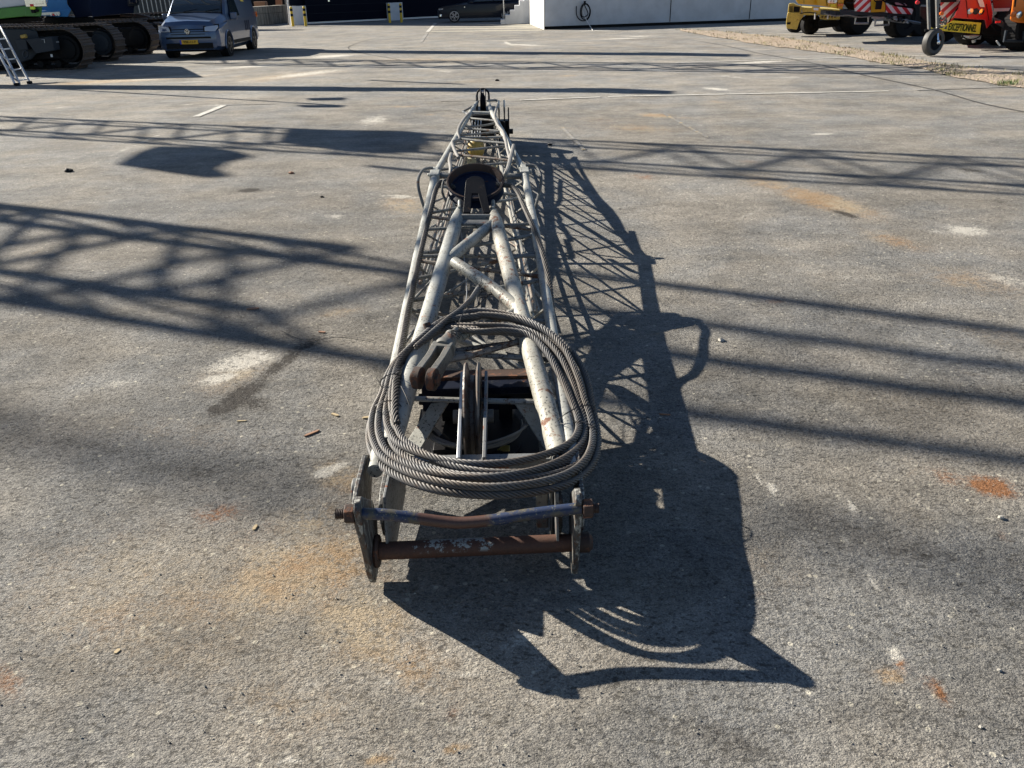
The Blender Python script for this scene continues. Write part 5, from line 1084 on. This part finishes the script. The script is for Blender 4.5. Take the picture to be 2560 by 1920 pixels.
# striped bollards
def bollard(px, py, label):
    p = W(px, py); r_ = .075; root = thing('bollard', p, label, 'bollard', 'striped bollards before the hall doors')
    zz = [0, .52, .66, .79, .92, 1.06]
    mb = MB(); mb.lathe(p, (0, 0, 1), [(0, r_), (.52, r_)], 20); mb.build('post', M_POSTY, root)
    for i in range(1, 4):
        mb = MB(); mb.lathe(p + np.array([0, 0, zz[i]]), (0, 0, 1), [(0, r_ + .002 * (i % 2)), (zz[i + 1] - zz[i], r_ + .002 * (i % 2))], 20); mb.build('band', M_BLK if i % 2 else M_POSTY, root)
    mb = MB(); mb.lathe(p + np.array([0, 0, zz[4]]), (0, 0, 1), [(0, r_), (.05, r_), (.09, r_ * .8), (.115, r_ * .4), (.12, .01)], 20); mb.build('cap', M_POSTY, root)
bollard(733, 66, 'yellow and black bollard beside the white downpipe, leftmost of the four'); bollard(765, 65.5, 'yellow and black bollard right of the downpipe, at the left door edge')
bollard(975, 57, 'yellow and black bollard at the middle pier, its left side'); bollard(1004, 56, 'yellow and black bollard at the middle pier nearest the dark car')
# stacked concrete block wall
BW = thing('block_wall', W(680, 62), 'stacked pale concrete block wall behind the van', 'wall'); a = W(636, 65); b = W(722, 56)
d = (b - a); n_ = 7
for row, (z0, z1) in enumerate(((0, .62), (.63, 1.02))):
    for k in range(n_):
        p = a + d * (k / n_ + .003); q = a + d * ((k + 1) / n_ - .003); mb = MB(); e_ = (-d[1], d[0], 0) / np.linalg.norm(d) * .6
        mb.prism([(p[0], p[1], z0), (q[0], q[1], z0), (q[0], q[1], z1), (p[0], p[1], z1)], tuple(e_)); mb.build('block', M_BLOCK, BW, bevel=.02)
mb = MB(); mb.box(WY(652, 10, 56), (.7, .5, .28)); tag(mb.build('pallet_load', M_WOOD, bevel=.02), 'tan load on top of the block wall beside the van', 'load')
mb = MB(); mb.prism([WY(x, y, 58.5) for x, y in ((688, -30), (702, -30), (703, 16), (689, 16))], (0, .3, 0)); tag(mb.build('brick_column', plain('red_brown_brick', (.35, .16, .09), .8)), 'reddish brown brick column behind the block wall', 'column')
mb = MB(); mb.prism([WY(x, y, 66) for x, y in ((560, -60), (735, -60), (735, 62), (560, 62))], (0, .5, 0)); tag(mb.build('dark_shed', M_BLK), 'dark shed wall behind the block wall', 'shed')
# railing fence far left
FN = thing('bar_fence', WY(380, 60, 47), 'grey bar fence far behind the crawler cranes', 'fence')
for k in range(16):
    mb = MB(); p = WY(346 + k * 5.6, 40, 47); mb.box((p[0], 47, 1.1), (.035, .035, 2.2)); mb.build('fence_bar', M_ZINC if k % 2 else M_DGREY, FN)
mb = MB(); p0, p1 = WY(340, 30, 47), WY(440, 30, 47); mb.bar((p0[0], 47.04, .55), (p1[0], 47.04, .55), .03, .05); mb.build('fence_rail', M_DGREY, FN)
mb = MB(); mb.box(((p0[0] + p1[0]) / 2 - 11.5, 50, 2), (26, .5, 4)); tag(mb.build('far_building', plain('dark_green_grey_cladding', (.05, .055, .05), .7)), 'dark clad building behind the bar fence', 'building')
# dock with stairs
DK = thing('loading_dock', W(1362, 73), 'long grey concrete loading dock wall with a sunlit white end', 'dock wall')
c0 = W(1362, 74); c1 = W(1950, 53); c2 = c1 + (c1 - c0) * 1.5; cb = W(1327, 60)
HD = 2.2
wl = MB(); dback = (cb - c0); wl.prism([(c0[0], c0[1], .13), (c2[0], c2[1], .13), (c2[0], c2[1], HD), (c0[0], c0[1], HD)], tuple(dback)); wl.build('wall', M_CONC, DK)
ov = MB(); off = np.array([.12, .12, 0]); ov.prism([(c0[0] + .1, c0[1] + .1, 0), (c2[0], c2[1] + .1, 0), (c2[0], c2[1] + .1, .13), (c0[0] + .1, c0[1] + .1, .13)], tuple(dback * .9)); ov.build('dark_plinth', M_BLK, DK)
ew = MB(); ew.prism([c0 + np.array([-.012, 0, 0]), cb + np.array([-.012, 0, 0]), cb + np.array([-.012, 0, HD]), c0 + np.array([-.012, 0, HD])], (-.03, -.002, 0)); ew.build('white_end', M_CONCW, DK)
for px in (1674, 1872):
    t = (px - 1362) / (1950 - 1362); p = W(px, 74 - 21 * t); mb = MB(); mb.box((p[0], p[1] - .004, 1.2), (.03, .03, 2.1)); mb.build('wall_joint', M_BLK, DK)
for k, (x, y) in enumerate(((1331, 12), (1341, 9), (1353, 9))):
    t = (1362 - x) / 35; p = c0 + (cb - c0) * t; mb = MB(); mb.box((p[0] - .05, p[1], 1.2 - .03 * k), (.02, .05, .14)); mb.build('anchor_slot', M_CONC, DK)
ST = thing('concrete_stairs', W(1260, 61), 'concrete stairs with sunlit treads rising to the loading dock', 'stairs')
s0 = W(1252, 60.5); stp = .253; ris = .222
for k in range(8):
    mb = MB(); x0 = s0[0] + stp * k; x1 = W(1327, 60)[0]
    if x0 > x1 - .02: x1 = x0 + .25
    mb.prism([(x0, s0[1], ris * k), (x0 + .25 if x0 + .25 < x1 else x1, s0[1], ris * k), (x0 + .25 if x0 + .25 < x1 else x1, s0[1], ris * (k + 1)), (x0, s0[1], ris * (k + 1))], (0, 1.3, 0))
    if k: mb.prism([(x0, s0[1], 0), (x0 + .25 if x0 + .25 < x1 else x1, s0[1], 0), (x0 + .25 if x0 + .25 < x1 else x1, s0[1], ris * k - .002), (x0, s0[1], ris * k - .002)], (0, 1.3, 0))
    o = mb.build('step', M_CONC, ST)
mb = MB(); mb.tube([(s0[0] + .18, s0[1] + .1, .2), (s0[0] + .16, s0[1] + .1, 1.6)], .025, 8); mb.build('handrail_post', M_ZINC, ST)
# charger with cable
CH = thing('wall_charger', WY(1440, 10, 41), 'white wall charger box with a black lead on the dock wall', 'charger')
yw = c0[1] + (c1 - c0)[1] * ((1441 - 1362) / 588) - .02
mb = MB(); a = WY(1440, 8, yw - .12); mb.box((a[0], yw - .08, 1.62), (.30, .16, .58)); mb.build('housing', M_WHT, CH, bevel=.03)
mb = MB(); a = WY(1441, 14, yw - .2); mb.cyl((a[0], yw - .165, 1.42), (a[0], yw - .19, 1.42), .055, 16); mb.build('socket', M_BLK, CH)
CB = thing('charging_cable', WY(1460, 30, 41), 'black charging cable hung in loops on the dock wall', 'cable')
yl = yw - .10
mb = MB(); mb.tube(spline([WY(x, y, yl) for x, y in ((1441, 15), (1441, 34), (1446, 46), (1456, 52), (1468, 49), (1474, 40), (1476, 26), (1470, 12), (1460, 9), (1453, 18), (1451, 34), (1456, 46), (1466, 48), (1473, 38), (1474, 22), (1466, 11), (1458, 14), (1454, 26), (1455, 40), (1462, 42), (1470, 34), (1462, 14), (1461, 8))], 8), .022, 8); mb.build('cable_loops', M_BLK, CB)
mb = MB(); a = WY(1462, 6, yl); mb.box(a, (.09, .12, .12)); mb.build('cable_hook', M_BLK, CB, bevel=.01)
mb = MB(); mb.tube(spline([WY(1455, 22, yw - .05), WY(1463, 44, yw - .12), WY(1472, 60, yw - .4), W(1482, 76)], 6), .014, 6); tag(mb.build('thin_white_cable', M_WHT), 'thin white cable trailing from the dock wall to the ground', 'cable')

# ------------------------------------------------------------------ right hand vehicles
def big_wheel(parent, px, py, r_, Y=None, face=-1, w_=.45, yaw=0.0):
    p = W(px, py); x, y = p[0], p[1]; ax2 = Vector((math.sin(yaw), -math.cos(yaw), 0))
    wm = MB(); wm.lathe((x, y, r_), ax2, [(-w_ / 2, r_ * .6), (-w_ / 2, r_ * .92), (-w_ / 2 + .05, r_), (w_ / 2 - .05, r_), (w_ / 2, r_ * .92), (w_ / 2, r_ * .6), (w_ / 2 - .06, r_ * .55)], 44)
    t = wm.build('wheel', M_TYRE, parent); rm = MB(); rm.lathe((x, y, r_), ax2, [(w_ / 2 - .10, r_ * .55), (w_ / 2 - .06, r_ * .52), (w_ / 2 - .12, r_ * .3), (w_ / 2 - .02, r_ * .2), (w_ / 2, r_ * .1)], 30); rm.build('hub', M_BLK, t)
    tr = MB()
    for k in range(46):
        a = 2 * math.pi * k / 46; u = Vector((math.cos(a) * math.cos(yaw), math.cos(a) * math.sin(yaw), math.sin(a))); c_ = Vector((x, y, r_)) + u * (r_ + .002)
        tr.bar(c_ - ax2 * w_ * .40, c_ + ax2 * w_ * .40, .045, .014, up=u)
    tr.build('tread', M_TYRE, t)
    return t
# pale yellow tractor
YT = thing('yard_tractor', W(2000, 84), 'scuffed pale yellow yard tractor beneath the yellow crane front', 'tractor')
Yt = 32.2
panel([(1965, 56), (1968, 34), (1972, 30), (2004, 32), (2006, 36), (1999, 54), (1992, 74), (1967, 71)], Yt - .5, .5, 'front_bumper', M_FLY, YT, .02)
panel([(1972, 9), (1984, 8), (1992, 13), (2004, 15), (2004, 33), (1969, 31)], Yt - .45, .5, 'nose', M_FLY, YT, .02)
panel([(1985, 16), (2000, 17), (1999, 30), (1984, 30)], Yt - .5, .06, 'air_inlet', M_BLK, YT, .004)
mb = MB()
for k in range(5): mb.bar(WY(1973, 17 + 3 * k, Yt - .5), WY(1982, 17.4 + 3 * k, Yt - .5), .01, .02)
mb.build('grille', M_BLK, YT)
panel([(1968, 56), (1977, 55), (1976, 61), (1968, 61)], Yt - .53, .04, 'fog_lamp', M_BLK, YT)
panel([(2003, 18), (2100, 24), (2100, 38), (2040, 38), (2010, 38), (2000, 52), (2006, 32)], Yt - .3, 1.6, 'side_body', M_FLY, YT, .015)
panel([(2048, 38), (2100, 36), (2100, 49), (2066, 50), (2050, 48)], Yt - .35, .1, 'side_skirt', M_FLY, YT, .008)
for k in range(5):
    panel([(2054 + 8 * k, 40), (2059 + 8 * k, 40), (2058 + 8 * k, 44), (2053 + 8 * k, 44)], Yt - .36, .02, 'worn_lettering', M_RUSTD, YT)
panel([(2045, 52), (2100, 51), (2096, 66), (2048, 72)], Yt - .2, 1.2, 'chassis', M_BLK, YT, .01)
big_wheel(YT, 2023, 85.5, .345, w_=.26, yaw=.25); big_wheel(YT, 1986, 81, .33, w_=.26, yaw=.25); big_wheel(YT, 2100, 79, .345, w_=.26, yaw=.2)
# yellow mobile crane
YC = thing('mobile_crane', W(2150, 90), 'yellow mobile crane with red and white striped bumper', 'mobile crane', 'mobile cranes parked at right'); Yc = 28.6
panel([(1990, -60), (2044, -60), (2056, 14), (1996, 10), (1990, 2)], Yc, 1.0, 'outer_bumper', M_CRY, YC, .02)
panel([(2042, -60), (2110, -60), (2110, 0), (2106, 24), (2056, 15), (2042, 13)], Yc - .15, 1.4, 'front_corner', M_CRY, YC, .02)
panel([(2030, 16.5), (2050, 17), (2050, 29), (2030, 28.5)], Yc - .3, .05, 'warning_plate', M_CRY, YC, .004)
panel([(2034, 19.5), (2046, 20), (2046, 26), (2034, 25.5)], Yc - .32, .02, 'plate_print', M_WHT, YC)
for k in (2074, 2081, 2088):
    mb = MB(); p = WY(k, 3, Yc - .2); mb.cyl(p, p + np.array([0, .06, 0]), .06, 14); mb.build('headlight', M_LENS, YC)
mb = MB(); mb.box(WY(2101, 12, Yc - .2), (.18, .05, .08)); mb.build('turn_signal', M_AMBER, YC, bevel=.01)
mb = MB(); mb.prism([WY(x, y, Yc - .18) for x, y in ((2076, 10), (2089, 10), (2090, 17), (2077, 17))], (0, .03, 0)); mb.build('fog_lamp', M_SIGNY, YC)
panel([(2108, -60), (2140, -60), (2140, 26), (2122, 26), (2108, 8)], Yc + .9, 1.0, 'dark_recess', M_BLK, YC, .01)
mb = MB(); mb.prism([WY(x, y, Yc - .3) for x, y in ((2140, -60), (2182, -60), (2181, 10), (2177, 31), (2139, 28), (2137, 10))], (0, .1, 0)); o = mb.build('striped_panel', M_CHEV, YC, bevel=.01)
panel([(2177, -60), (2215, -60), (2214, 30), (2177, 31)], Yc - .32, .6, 'centre_panel', M_CRY, YC, .02)
mb = MB(); mb.prism([WY(x, y, Yc - .3) for x, y in ((2214, 8), (2236, 16), (2284, 22), (2280, 36), (2236, 34), (2214, 31))], (0, .12, 0)); mb.build('striped_panel', M_CHEV2, YC, bevel=.01)
panel([(2100, 25), (2138, 28), (2280, 36), (2280, 40), (2200, 40), (2100, 36)], Yc - .25, 2.4, 'under_frame', M_DGREY, YC, .01)
panel([(2214, -60), (2290, -60), (2286, 20), (2236, 15), (2214, 6)], Yc + .3, 1.5, 'cab_front', M_BLK, YC, .02)
mb = MB(); mb.box(WY(2197, 12, Yc - .5), (.16, .12, .26)); mb.bar(WY(2185, 0, Yc - .5), WY(2196, 10, Yc - .5), .03, .03); mb.build('tow_coupling', M_BLK, YC, bevel=.01)
for (x0, y0, x1, y1, x2, y2) in ((2140, 42, 2137, 58, 2170, 58), (2190, 46, 2187, 64, 2222, 62)):
    mb = MB(); mb.tube([WY(x0, y0, Yc - .1), WY(x1, y1, Yc - .1), WY(x2, y2, Yc - .1), WY(x2 + 1, y0, Yc - .1)], .035, 8); mb.build('step', M_ZINC, YC)
for x0 in (2038, 2070, 2188):
    mb = MB(); mb.bar(WY(x0, 30 if x0 < 2180 else 44, Yc - .1), WY(x0 - 1, 48 if x0 < 2180 else 64, Yc - .1), .05, .03); mb.build('bracket', M_ZINC, YC)
mb = MB()
for k in range(9): mb.box(WY(2062 + 9 * k, 31 + .8 * k, Yc + .1), (.11, .5, .14))
mb.build('ribbed_guard', M_DGREY, YC, bevel=.01)
panel([(2180, 40), (2225, 42), (2268, 50), (2310, 58), (2312, 62), (2250, 58), (2178, 46)], Yc - .2, .4, 'cross_member', M_ZINC, YC, .01)
big_wheel(YC, 2135, 86, .68, w_=.5, yaw=.5); big_wheel(YC, 2245, 93, .64, w_=.5, yaw=.5); big_wheel(YC, 2290, 90, .64, w_=.5, yaw=.4)
for pts, r_, m_ in (([(2196, -30), (2206, -2), (2222, 6), (2244, 4), (2262, 12)], .025, M_BLK), ([(2060, 34), (2090, 40), (2120, 38), (2150, 43), (2180, 40)], .018, M_HOSE), ([(2225, 44), (2240, 52), (2262, 52), (2280, 60)], .02, M_BLK), ([(2140, -20), (2138, 0), (2130, 8), (2116, 6)], .02, M_BLK), ([(2000, 34), (2020, 31), (2042, 33)], .016, M_BLK)):
    mb = MB(); mb.tube(spline([WY(x, y, Yc - .34) for x, y in pts], 6), r_, 7); mb.build('hydraulic_hose', m_, YC)
for x0, y0, x1, y1 in ((2060, -40, 2068, 15), (2092, -40, 2094, 22), (2008, -40, 2010, 9)):
    mb = MB(); mb.bar(WY(x0, y0, Yc - .17), WY(x1, y1, Yc - .17), .012, .012); mb.build('panel_gap', M_BLK, YC)
for k in range(4):
    mb = MB(); p = WY(2222 + 14 * k, 42 + 3.5 * k, Yc - .3); mb.box(p, (.10, .12, .12)); mb.cyl(p, p + np.array([.06, -.1, -.06]), .03, 10); mb.build('bolt_block', M_ZINC if k % 2 else M_DGREY, YC, bevel=.01)
panel([(2236, 5), (2262, 8), (2268, 14), (2240, 12)], Yc + .2, .05, 'cab_trim', M_ZINC, YC)
for x_ in (2214, 2177):
    mb = MB(); mb.bar(WY(x_, -40, Yc - .36), WY(x_, 30, Yc - .36), .012, .012); mb.build('panel_gap', M_BLK, YC)
# red mobile crane
RC = thing('mobile_crane', W(2430, 115), 'red mobile crane carrying a yellow EXCEPTIONNEL sign', 'mobile crane', 'mobile cranes parked at right'); Yr = 24.4
panel([(2392, -70), (2470, -70), (2476, 0), (2482, 30), (2481, 56), (2466, 72), (2462, 50), (2385, 45), (2400, 6)], Yr, 1.2, 'front_bumper', M_RED, RC, .02)
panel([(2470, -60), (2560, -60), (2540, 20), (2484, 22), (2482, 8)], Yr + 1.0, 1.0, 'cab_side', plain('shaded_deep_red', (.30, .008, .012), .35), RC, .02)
panel([(2486, 21), (2530, 20), (2528, 27), (2485, 29)], Yr + .9, .08, 'white_stripe', M_WHT, RC)
for x_, m_ in ((2426, M_LENS), (2440, M_DGREY), (2454, M_CHROME)):
    mb = MB(); p = WY(x_, 28 + (x_ - 2426) * .04, Yr - .02); mb.lathe(p, (0, -1, 0), [(-.03, .075), (.0, .08), (.015, .07), (.02, .03)], 20); mb.build('headlight', m_, RC)
SG2 = panel([(2382, 52), (2453, 57), (2449, 85), (2318, 74), (2322, 67), (2360, 64)], Yr - .35, .04, 'wide_load_sign', M_SIGNY, RC, .003)
a = WY(2378, 68, Yr - .36); b = WY(2435, 71.5, Yr - .36); ang = math.atan2(b[2] - a[2], b[0] - a[0]); cc = (a + b) / 2
text_mesh('EXCEPTIONNEL', 'sign_lettering', M_BLK, Matrix.Translation(cc) @ Matrix.Rotation(-ang, 4, 'Y') @ RX, .26, SG2, .004, .42)
panel([(2352, -50), (2400, -50), (2398, 14), (2384, 48), (2368, 64), (2352, 66)], Yr + .3, .25, 'striped_flap', M_CHEV, RC, .01)
panel([(2300, 16), (2395, 20), (2395, 66), (2330, 66), (2300, 40)], Yr + 1.2, 1.6, 'front_recess', M_BLK, RC, .01)
panel([(2440, -10), (2452, -12), (2460, 8), (2462, 18), (2450, 17), (2445, 2)], Yr - .04, .05, 'white_arrow', M_WHT, RC)
panel([(2350, -30), (2391, -30), (2391, 5), (2352, 6)], Yr + .1, .15, 'radiator_grille', M_BLK, RC, .005)
panel([(2464, 58), (2560, 66), (2560, 88), (2500, 90), (2454, 84)], Yr + .4, 2.4, 'under_frame', M_BLK, RC, .01)
mb = MB(); mb.box(WY(2430, 93, Yr + .1), (.35, .3, .10)); mb.cyl(WY(2434, 99, Yr), WY(2435, 106, Yr), .05, 12); mb.build('axle_part', M_ZINC, RC, bevel=.01)
for k in range(3):
    mb = MB(); a = WY(2295 + k * 30, 6 + 14 * k, Yr + .2); mb.cyl(a, a + np.array([.02, .1, 0]), .05, 10); mb.build('reflector', M_AMBER if k else M_RED, RC)
big_wheel(RC, 2425, 111, .62, w_=.5, yaw=.3); big_wheel(RC, 2345, 104, .62, w_=.5, yaw=.3); big_wheel(RC, 2500, 112, .64, w_=.5, yaw=.3)
for pts, r_ in (([(2395, 20), (2380, 40), (2372, 62), (2380, 80)], .02), ([(2452, 88), (2440, 96), (2420, 98), (2404, 90)], .018), ([(2478, 60), (2492, 76), (2512, 80), (2530, 76)], .022)):
    mb = MB(); mb.tube(spline([WY(x, y, Yr - .05) for x, y in pts], 6), r_, 7); mb.build('hydraulic_hose', M_BLK, RC)
for x0, y0, x1, y1 in ((2412, -40, 2420, 44), (2466, 10, 2472, 50)):
    mb = MB(); mb.bar(WY(x0, y0, Yr - .01), WY(x1, y1, Yr - .01), .012, .012); mb.build('panel_gap', M_BLK, RC)
# hanging rope block with its wheel
HW = thing('trailing_wheel', W(2330, 133, .2), 'grey spoked castor wheel hanging on a long fork before the red crane', 'castor wheel'); Yh = 22.6
for x_, dx in ((2319, 4), (2342, 2)):
    mb = MB(); mb.bar(WY(x_ - 1, -60, Yh), WY(x_ + dx, 74 if x_ < 2330 else 72, Yh), .085, .06); mb.build('fork_leg', M_WHITEG, HW, bevel=.008)
mb = MB(); mb.bar(WY(2312, 76, Yh), WY(2326, 75, Yh), .04, .05); mb.cyl(WY(2343, 70, Yh), WY(2340, 84, Yh), .055, 12); mb.build('fork_pivot', M_BLK, HW)
wc = V(WY(2333, 105, Yh)); ax3 = Vector((.42, -.90, 0)).normalized()
mb = MB(); mb.lathe(wc, ax3, [(-.09, .20), (-.10, .27), (-.07, .32), (0, .335), (.07, .32), (.10, .27), (.09, .20), (.02, .17)], 36); mb.build('tyre', plain('dusty_rubber', (.05, .048, .046), .6, 0, .4, 8), HW)
mb = MB(); mb.lathe(wc, ax3, [(-.08, .19), (.08, .19), (.03, .12), (.05, .05)], 24); mb.build('rim', M_BLK, HW)
mb = MB(); up3 = wc + Vector((.03, 0, .36)); mb.bar(up3 + ax3 * .0, wc + ax3 * .14, .05, .05); mb.lathe(wc + ax3 * .12, ax3, [(0, .05), (.05, .06), (.07, .03)], 16); mb.build('fork_arm', M_CHROME, HW, bevel=.01)
panel([(2326, -60), (2340, -60), (2343, 30), (2346, 60), (2336, 72), (2324, 66)], Yh + .3, .3, 'centre_plate', M_BLK, HW, .01)
mb = MB()
for k in range(40):
    p = WY(random.uniform(2346, 2366), random.uniform(40, 72), Yh + .1); mb.lathe(p, (random.gauss(0, 1), random.gauss(0, 1), 1), [(-.02, .012), (0, .024), (.02, .012)], 8)
tag(mb.build('chain_bundle', M_STEEL), 'bundle of dusty chain hanging beside the castor fork', 'chain', kind='stuff')
# orange crane
OC = thing('mobile_crane', W(2556, 125), 'orange mobile crane at the right edge of the yard', 'mobile crane', 'mobile cranes parked at right'); Yo = 23.2
panel([(2538, -60), (2640, -60), (2640, 62), (2545, 57), (2526, 53), (2525, 46), (2530, 14)], Yo, 1.2, 'front_corner', M_ORANGE, OC, .05)
panel([(2538, -20), (2544, -20), (2539, 17), (2536, 18)], Yo - .01, .05, 'panel_slot', M_BLK, OC)
for x_, m_ in ((2534, M_AMBER), (2549, M_CHROME)):
    mb = MB(); p = WY(x_, 35 + (x_ - 2534) * .13, Yo - .02); mb.lathe(p, (0, -1, 0), [(-.03, .07), (.0, .085), (.015, .07), (.02, .03)], 20); mb.build('headlight', m_, OC)
panel([(2484, 45), (2520, 60), (2560, 68), (2600, 70), (2600, 76), (2550, 74), (2516, 74), (2486, 58)], Yo + .5, .5, 'steel_beam', M_DGREY, OC, .01)
mb = MB(); p = WY(2495, 55, Yo + .45); mb.box(p, (.13, .02, .05)); mb.build('reflector', M_RED, OC)
mb = MB(); mb.tube([WY(2516, 76, Yo + .2), WY(2510, 102, Yo + .2), WY(2556, 103, Yo + .2), WY(2560, 78, Yo + .2)], .04, 8); mb.build('step', M_DGREY, OC)
mb = MB(); mb.bar(WY(2491, 102, Yo), WY(2500, 114, Yo), .04, .03); mb.build('bracket', M_ZINC, OC)
big_wheel(OC, 2550, 126, .64, w_=.5, yaw=.4); big_wheel(OC, 2620, 132, .64, w_=.5, yaw=.4)

# ------------------------------------------------------------------ small debris
def chip(px, py, L, ang, mat, label, wd=.012):
    p = W(px, py, -.003); d = Vector((math.cos(ang), math.sin(ang), 0)); n = Vector((-d.y, d.x, 0)); p = V(p); mb = MB()
    mb.prism([p - d * L / 2 + n * wd * .1, p - d * L * .3 + n * wd * .5, p + d * L * .35 + n * wd * .45, p + d * L / 2, p + d * L * .3 - n * wd * .5, p - d * L * .4 - n * wd * .4], (0, 0, .006)); tag(mb.build('wood_splinter', mat, smooth=False), label, 'wood splinter', 'wood splinters on the asphalt')
chip(632, 772, .085, .1, M_WOOD, 'reddish wood splinter left of the strut, in the boom shadow', .03)
chip(805, 831, .05, -.3, M_WOOD, 'small reddish splinter beside the dark scuff', .018)
chip(780, 1084, .085, .75, M_WOOD, 'reddish upright splinter left of the coil', .014)
chip(838, 1038, .05, -.6, M_WOODP, 'pale splinter just left of the coil', .016)
chip(916, 1045, .04, .1, M_WOODP, 'pale splinter touching the coil shadow', .016)
chip(605, 1054, .05, .05, M_WOODP, 'thin pale splinter below the dark scuff', .008)
chip(638, 1320, .035, 1.5, M_WOODP, 'short pale splinter lying beside the rust mark', .014)
chip(294, 1630, .022, 1.2, M_WOODP, 'tiny pale chip in the lower left of the yard', .014)
chip(1662, 1037, .055, -.2, M_WOOD, 'thin brown splinter right of the coil shadow', .007)
def lump(px, py, r_, mat, label, name='pebble', cat='pebble'):
    p = W(px, py, r_ * .15); mb = MB(); n = 9; rr = random.Random(int(px)); prof_ = [(-r_ * .5, r_ * .3), (-r_ * .3, r_ * .85), (0, r_), (r_ * .3, r_ * .8), (r_ * .5, r_ * .3)]
    mb.lathe(p, (.1, .05, 1), prof_, n); mb.v = [tuple(c + rr.uniform(-.18, .18) * r_ for c in q) for q in mb.v]; tag(mb.build(name, mat), label, cat)
lump(1803, 850, .022, M_STONE, 'grey pebble right of the sheave shadow'); lump(1375, 362, .03, M_BLK, 'small dark lump right of the jib', 'tar_lump', 'tar lump')
lump(172, 427, .05, M_BLK, 'black lump beside the worn diagonal line', 'tar_lump', 'tar lump'); lump(806, 492, .02, M_BLK, 'small black crumb left of the sheave', 'tar_lump', 'tar lump')
lump(728, 432, .03, M_WOOD, 'small brown chunk near the dark patch shadow', 'wood_chunk', 'wood chunk'); lump(2452, 1817, .006, M_STONE, 'pale pebble in the lower right corner')
lump(2498, 1675, .007, M_STONE, 'pale pebble near the orange mark'); lump(2503, 1293, .012, M_STONE, 'pale pebble below the big rust stain'); lump(1243, 201, .05, M_BLK, 'dark crumb before the far shadow', 'tar_lump', 'tar lump')
# loose grit
mb = MB()
for _ in range(1500):
    y = 1.3 + 6.5 * random.random() ** 1.6; x = random.uniform(-1, 1) * (1.2 + y * .75); r_ = random.uniform(.0015, .0048); ox, oy = random.uniform(-.3, .3), random.uniform(-.3, .3)
    mb.add([(x - r_, y - r_ * ox, .001), (x + r_ * ox, y - r_, .001), (x + r_, y + r_ * oy, .001), (x - r_ * oy, y + r_, .001), (x, y, r_ * 1.3)], [(0, 1, 4), (1, 2, 4), (2, 3, 4), (3, 0, 4)])
tag(mb.build('loose_grit', plain('grit_stone', (.36, .34, .29), .8, 0, .7, 40), smooth=False), 'fine loose grit scattered over the asphalt', 'grit', kind='stuff')
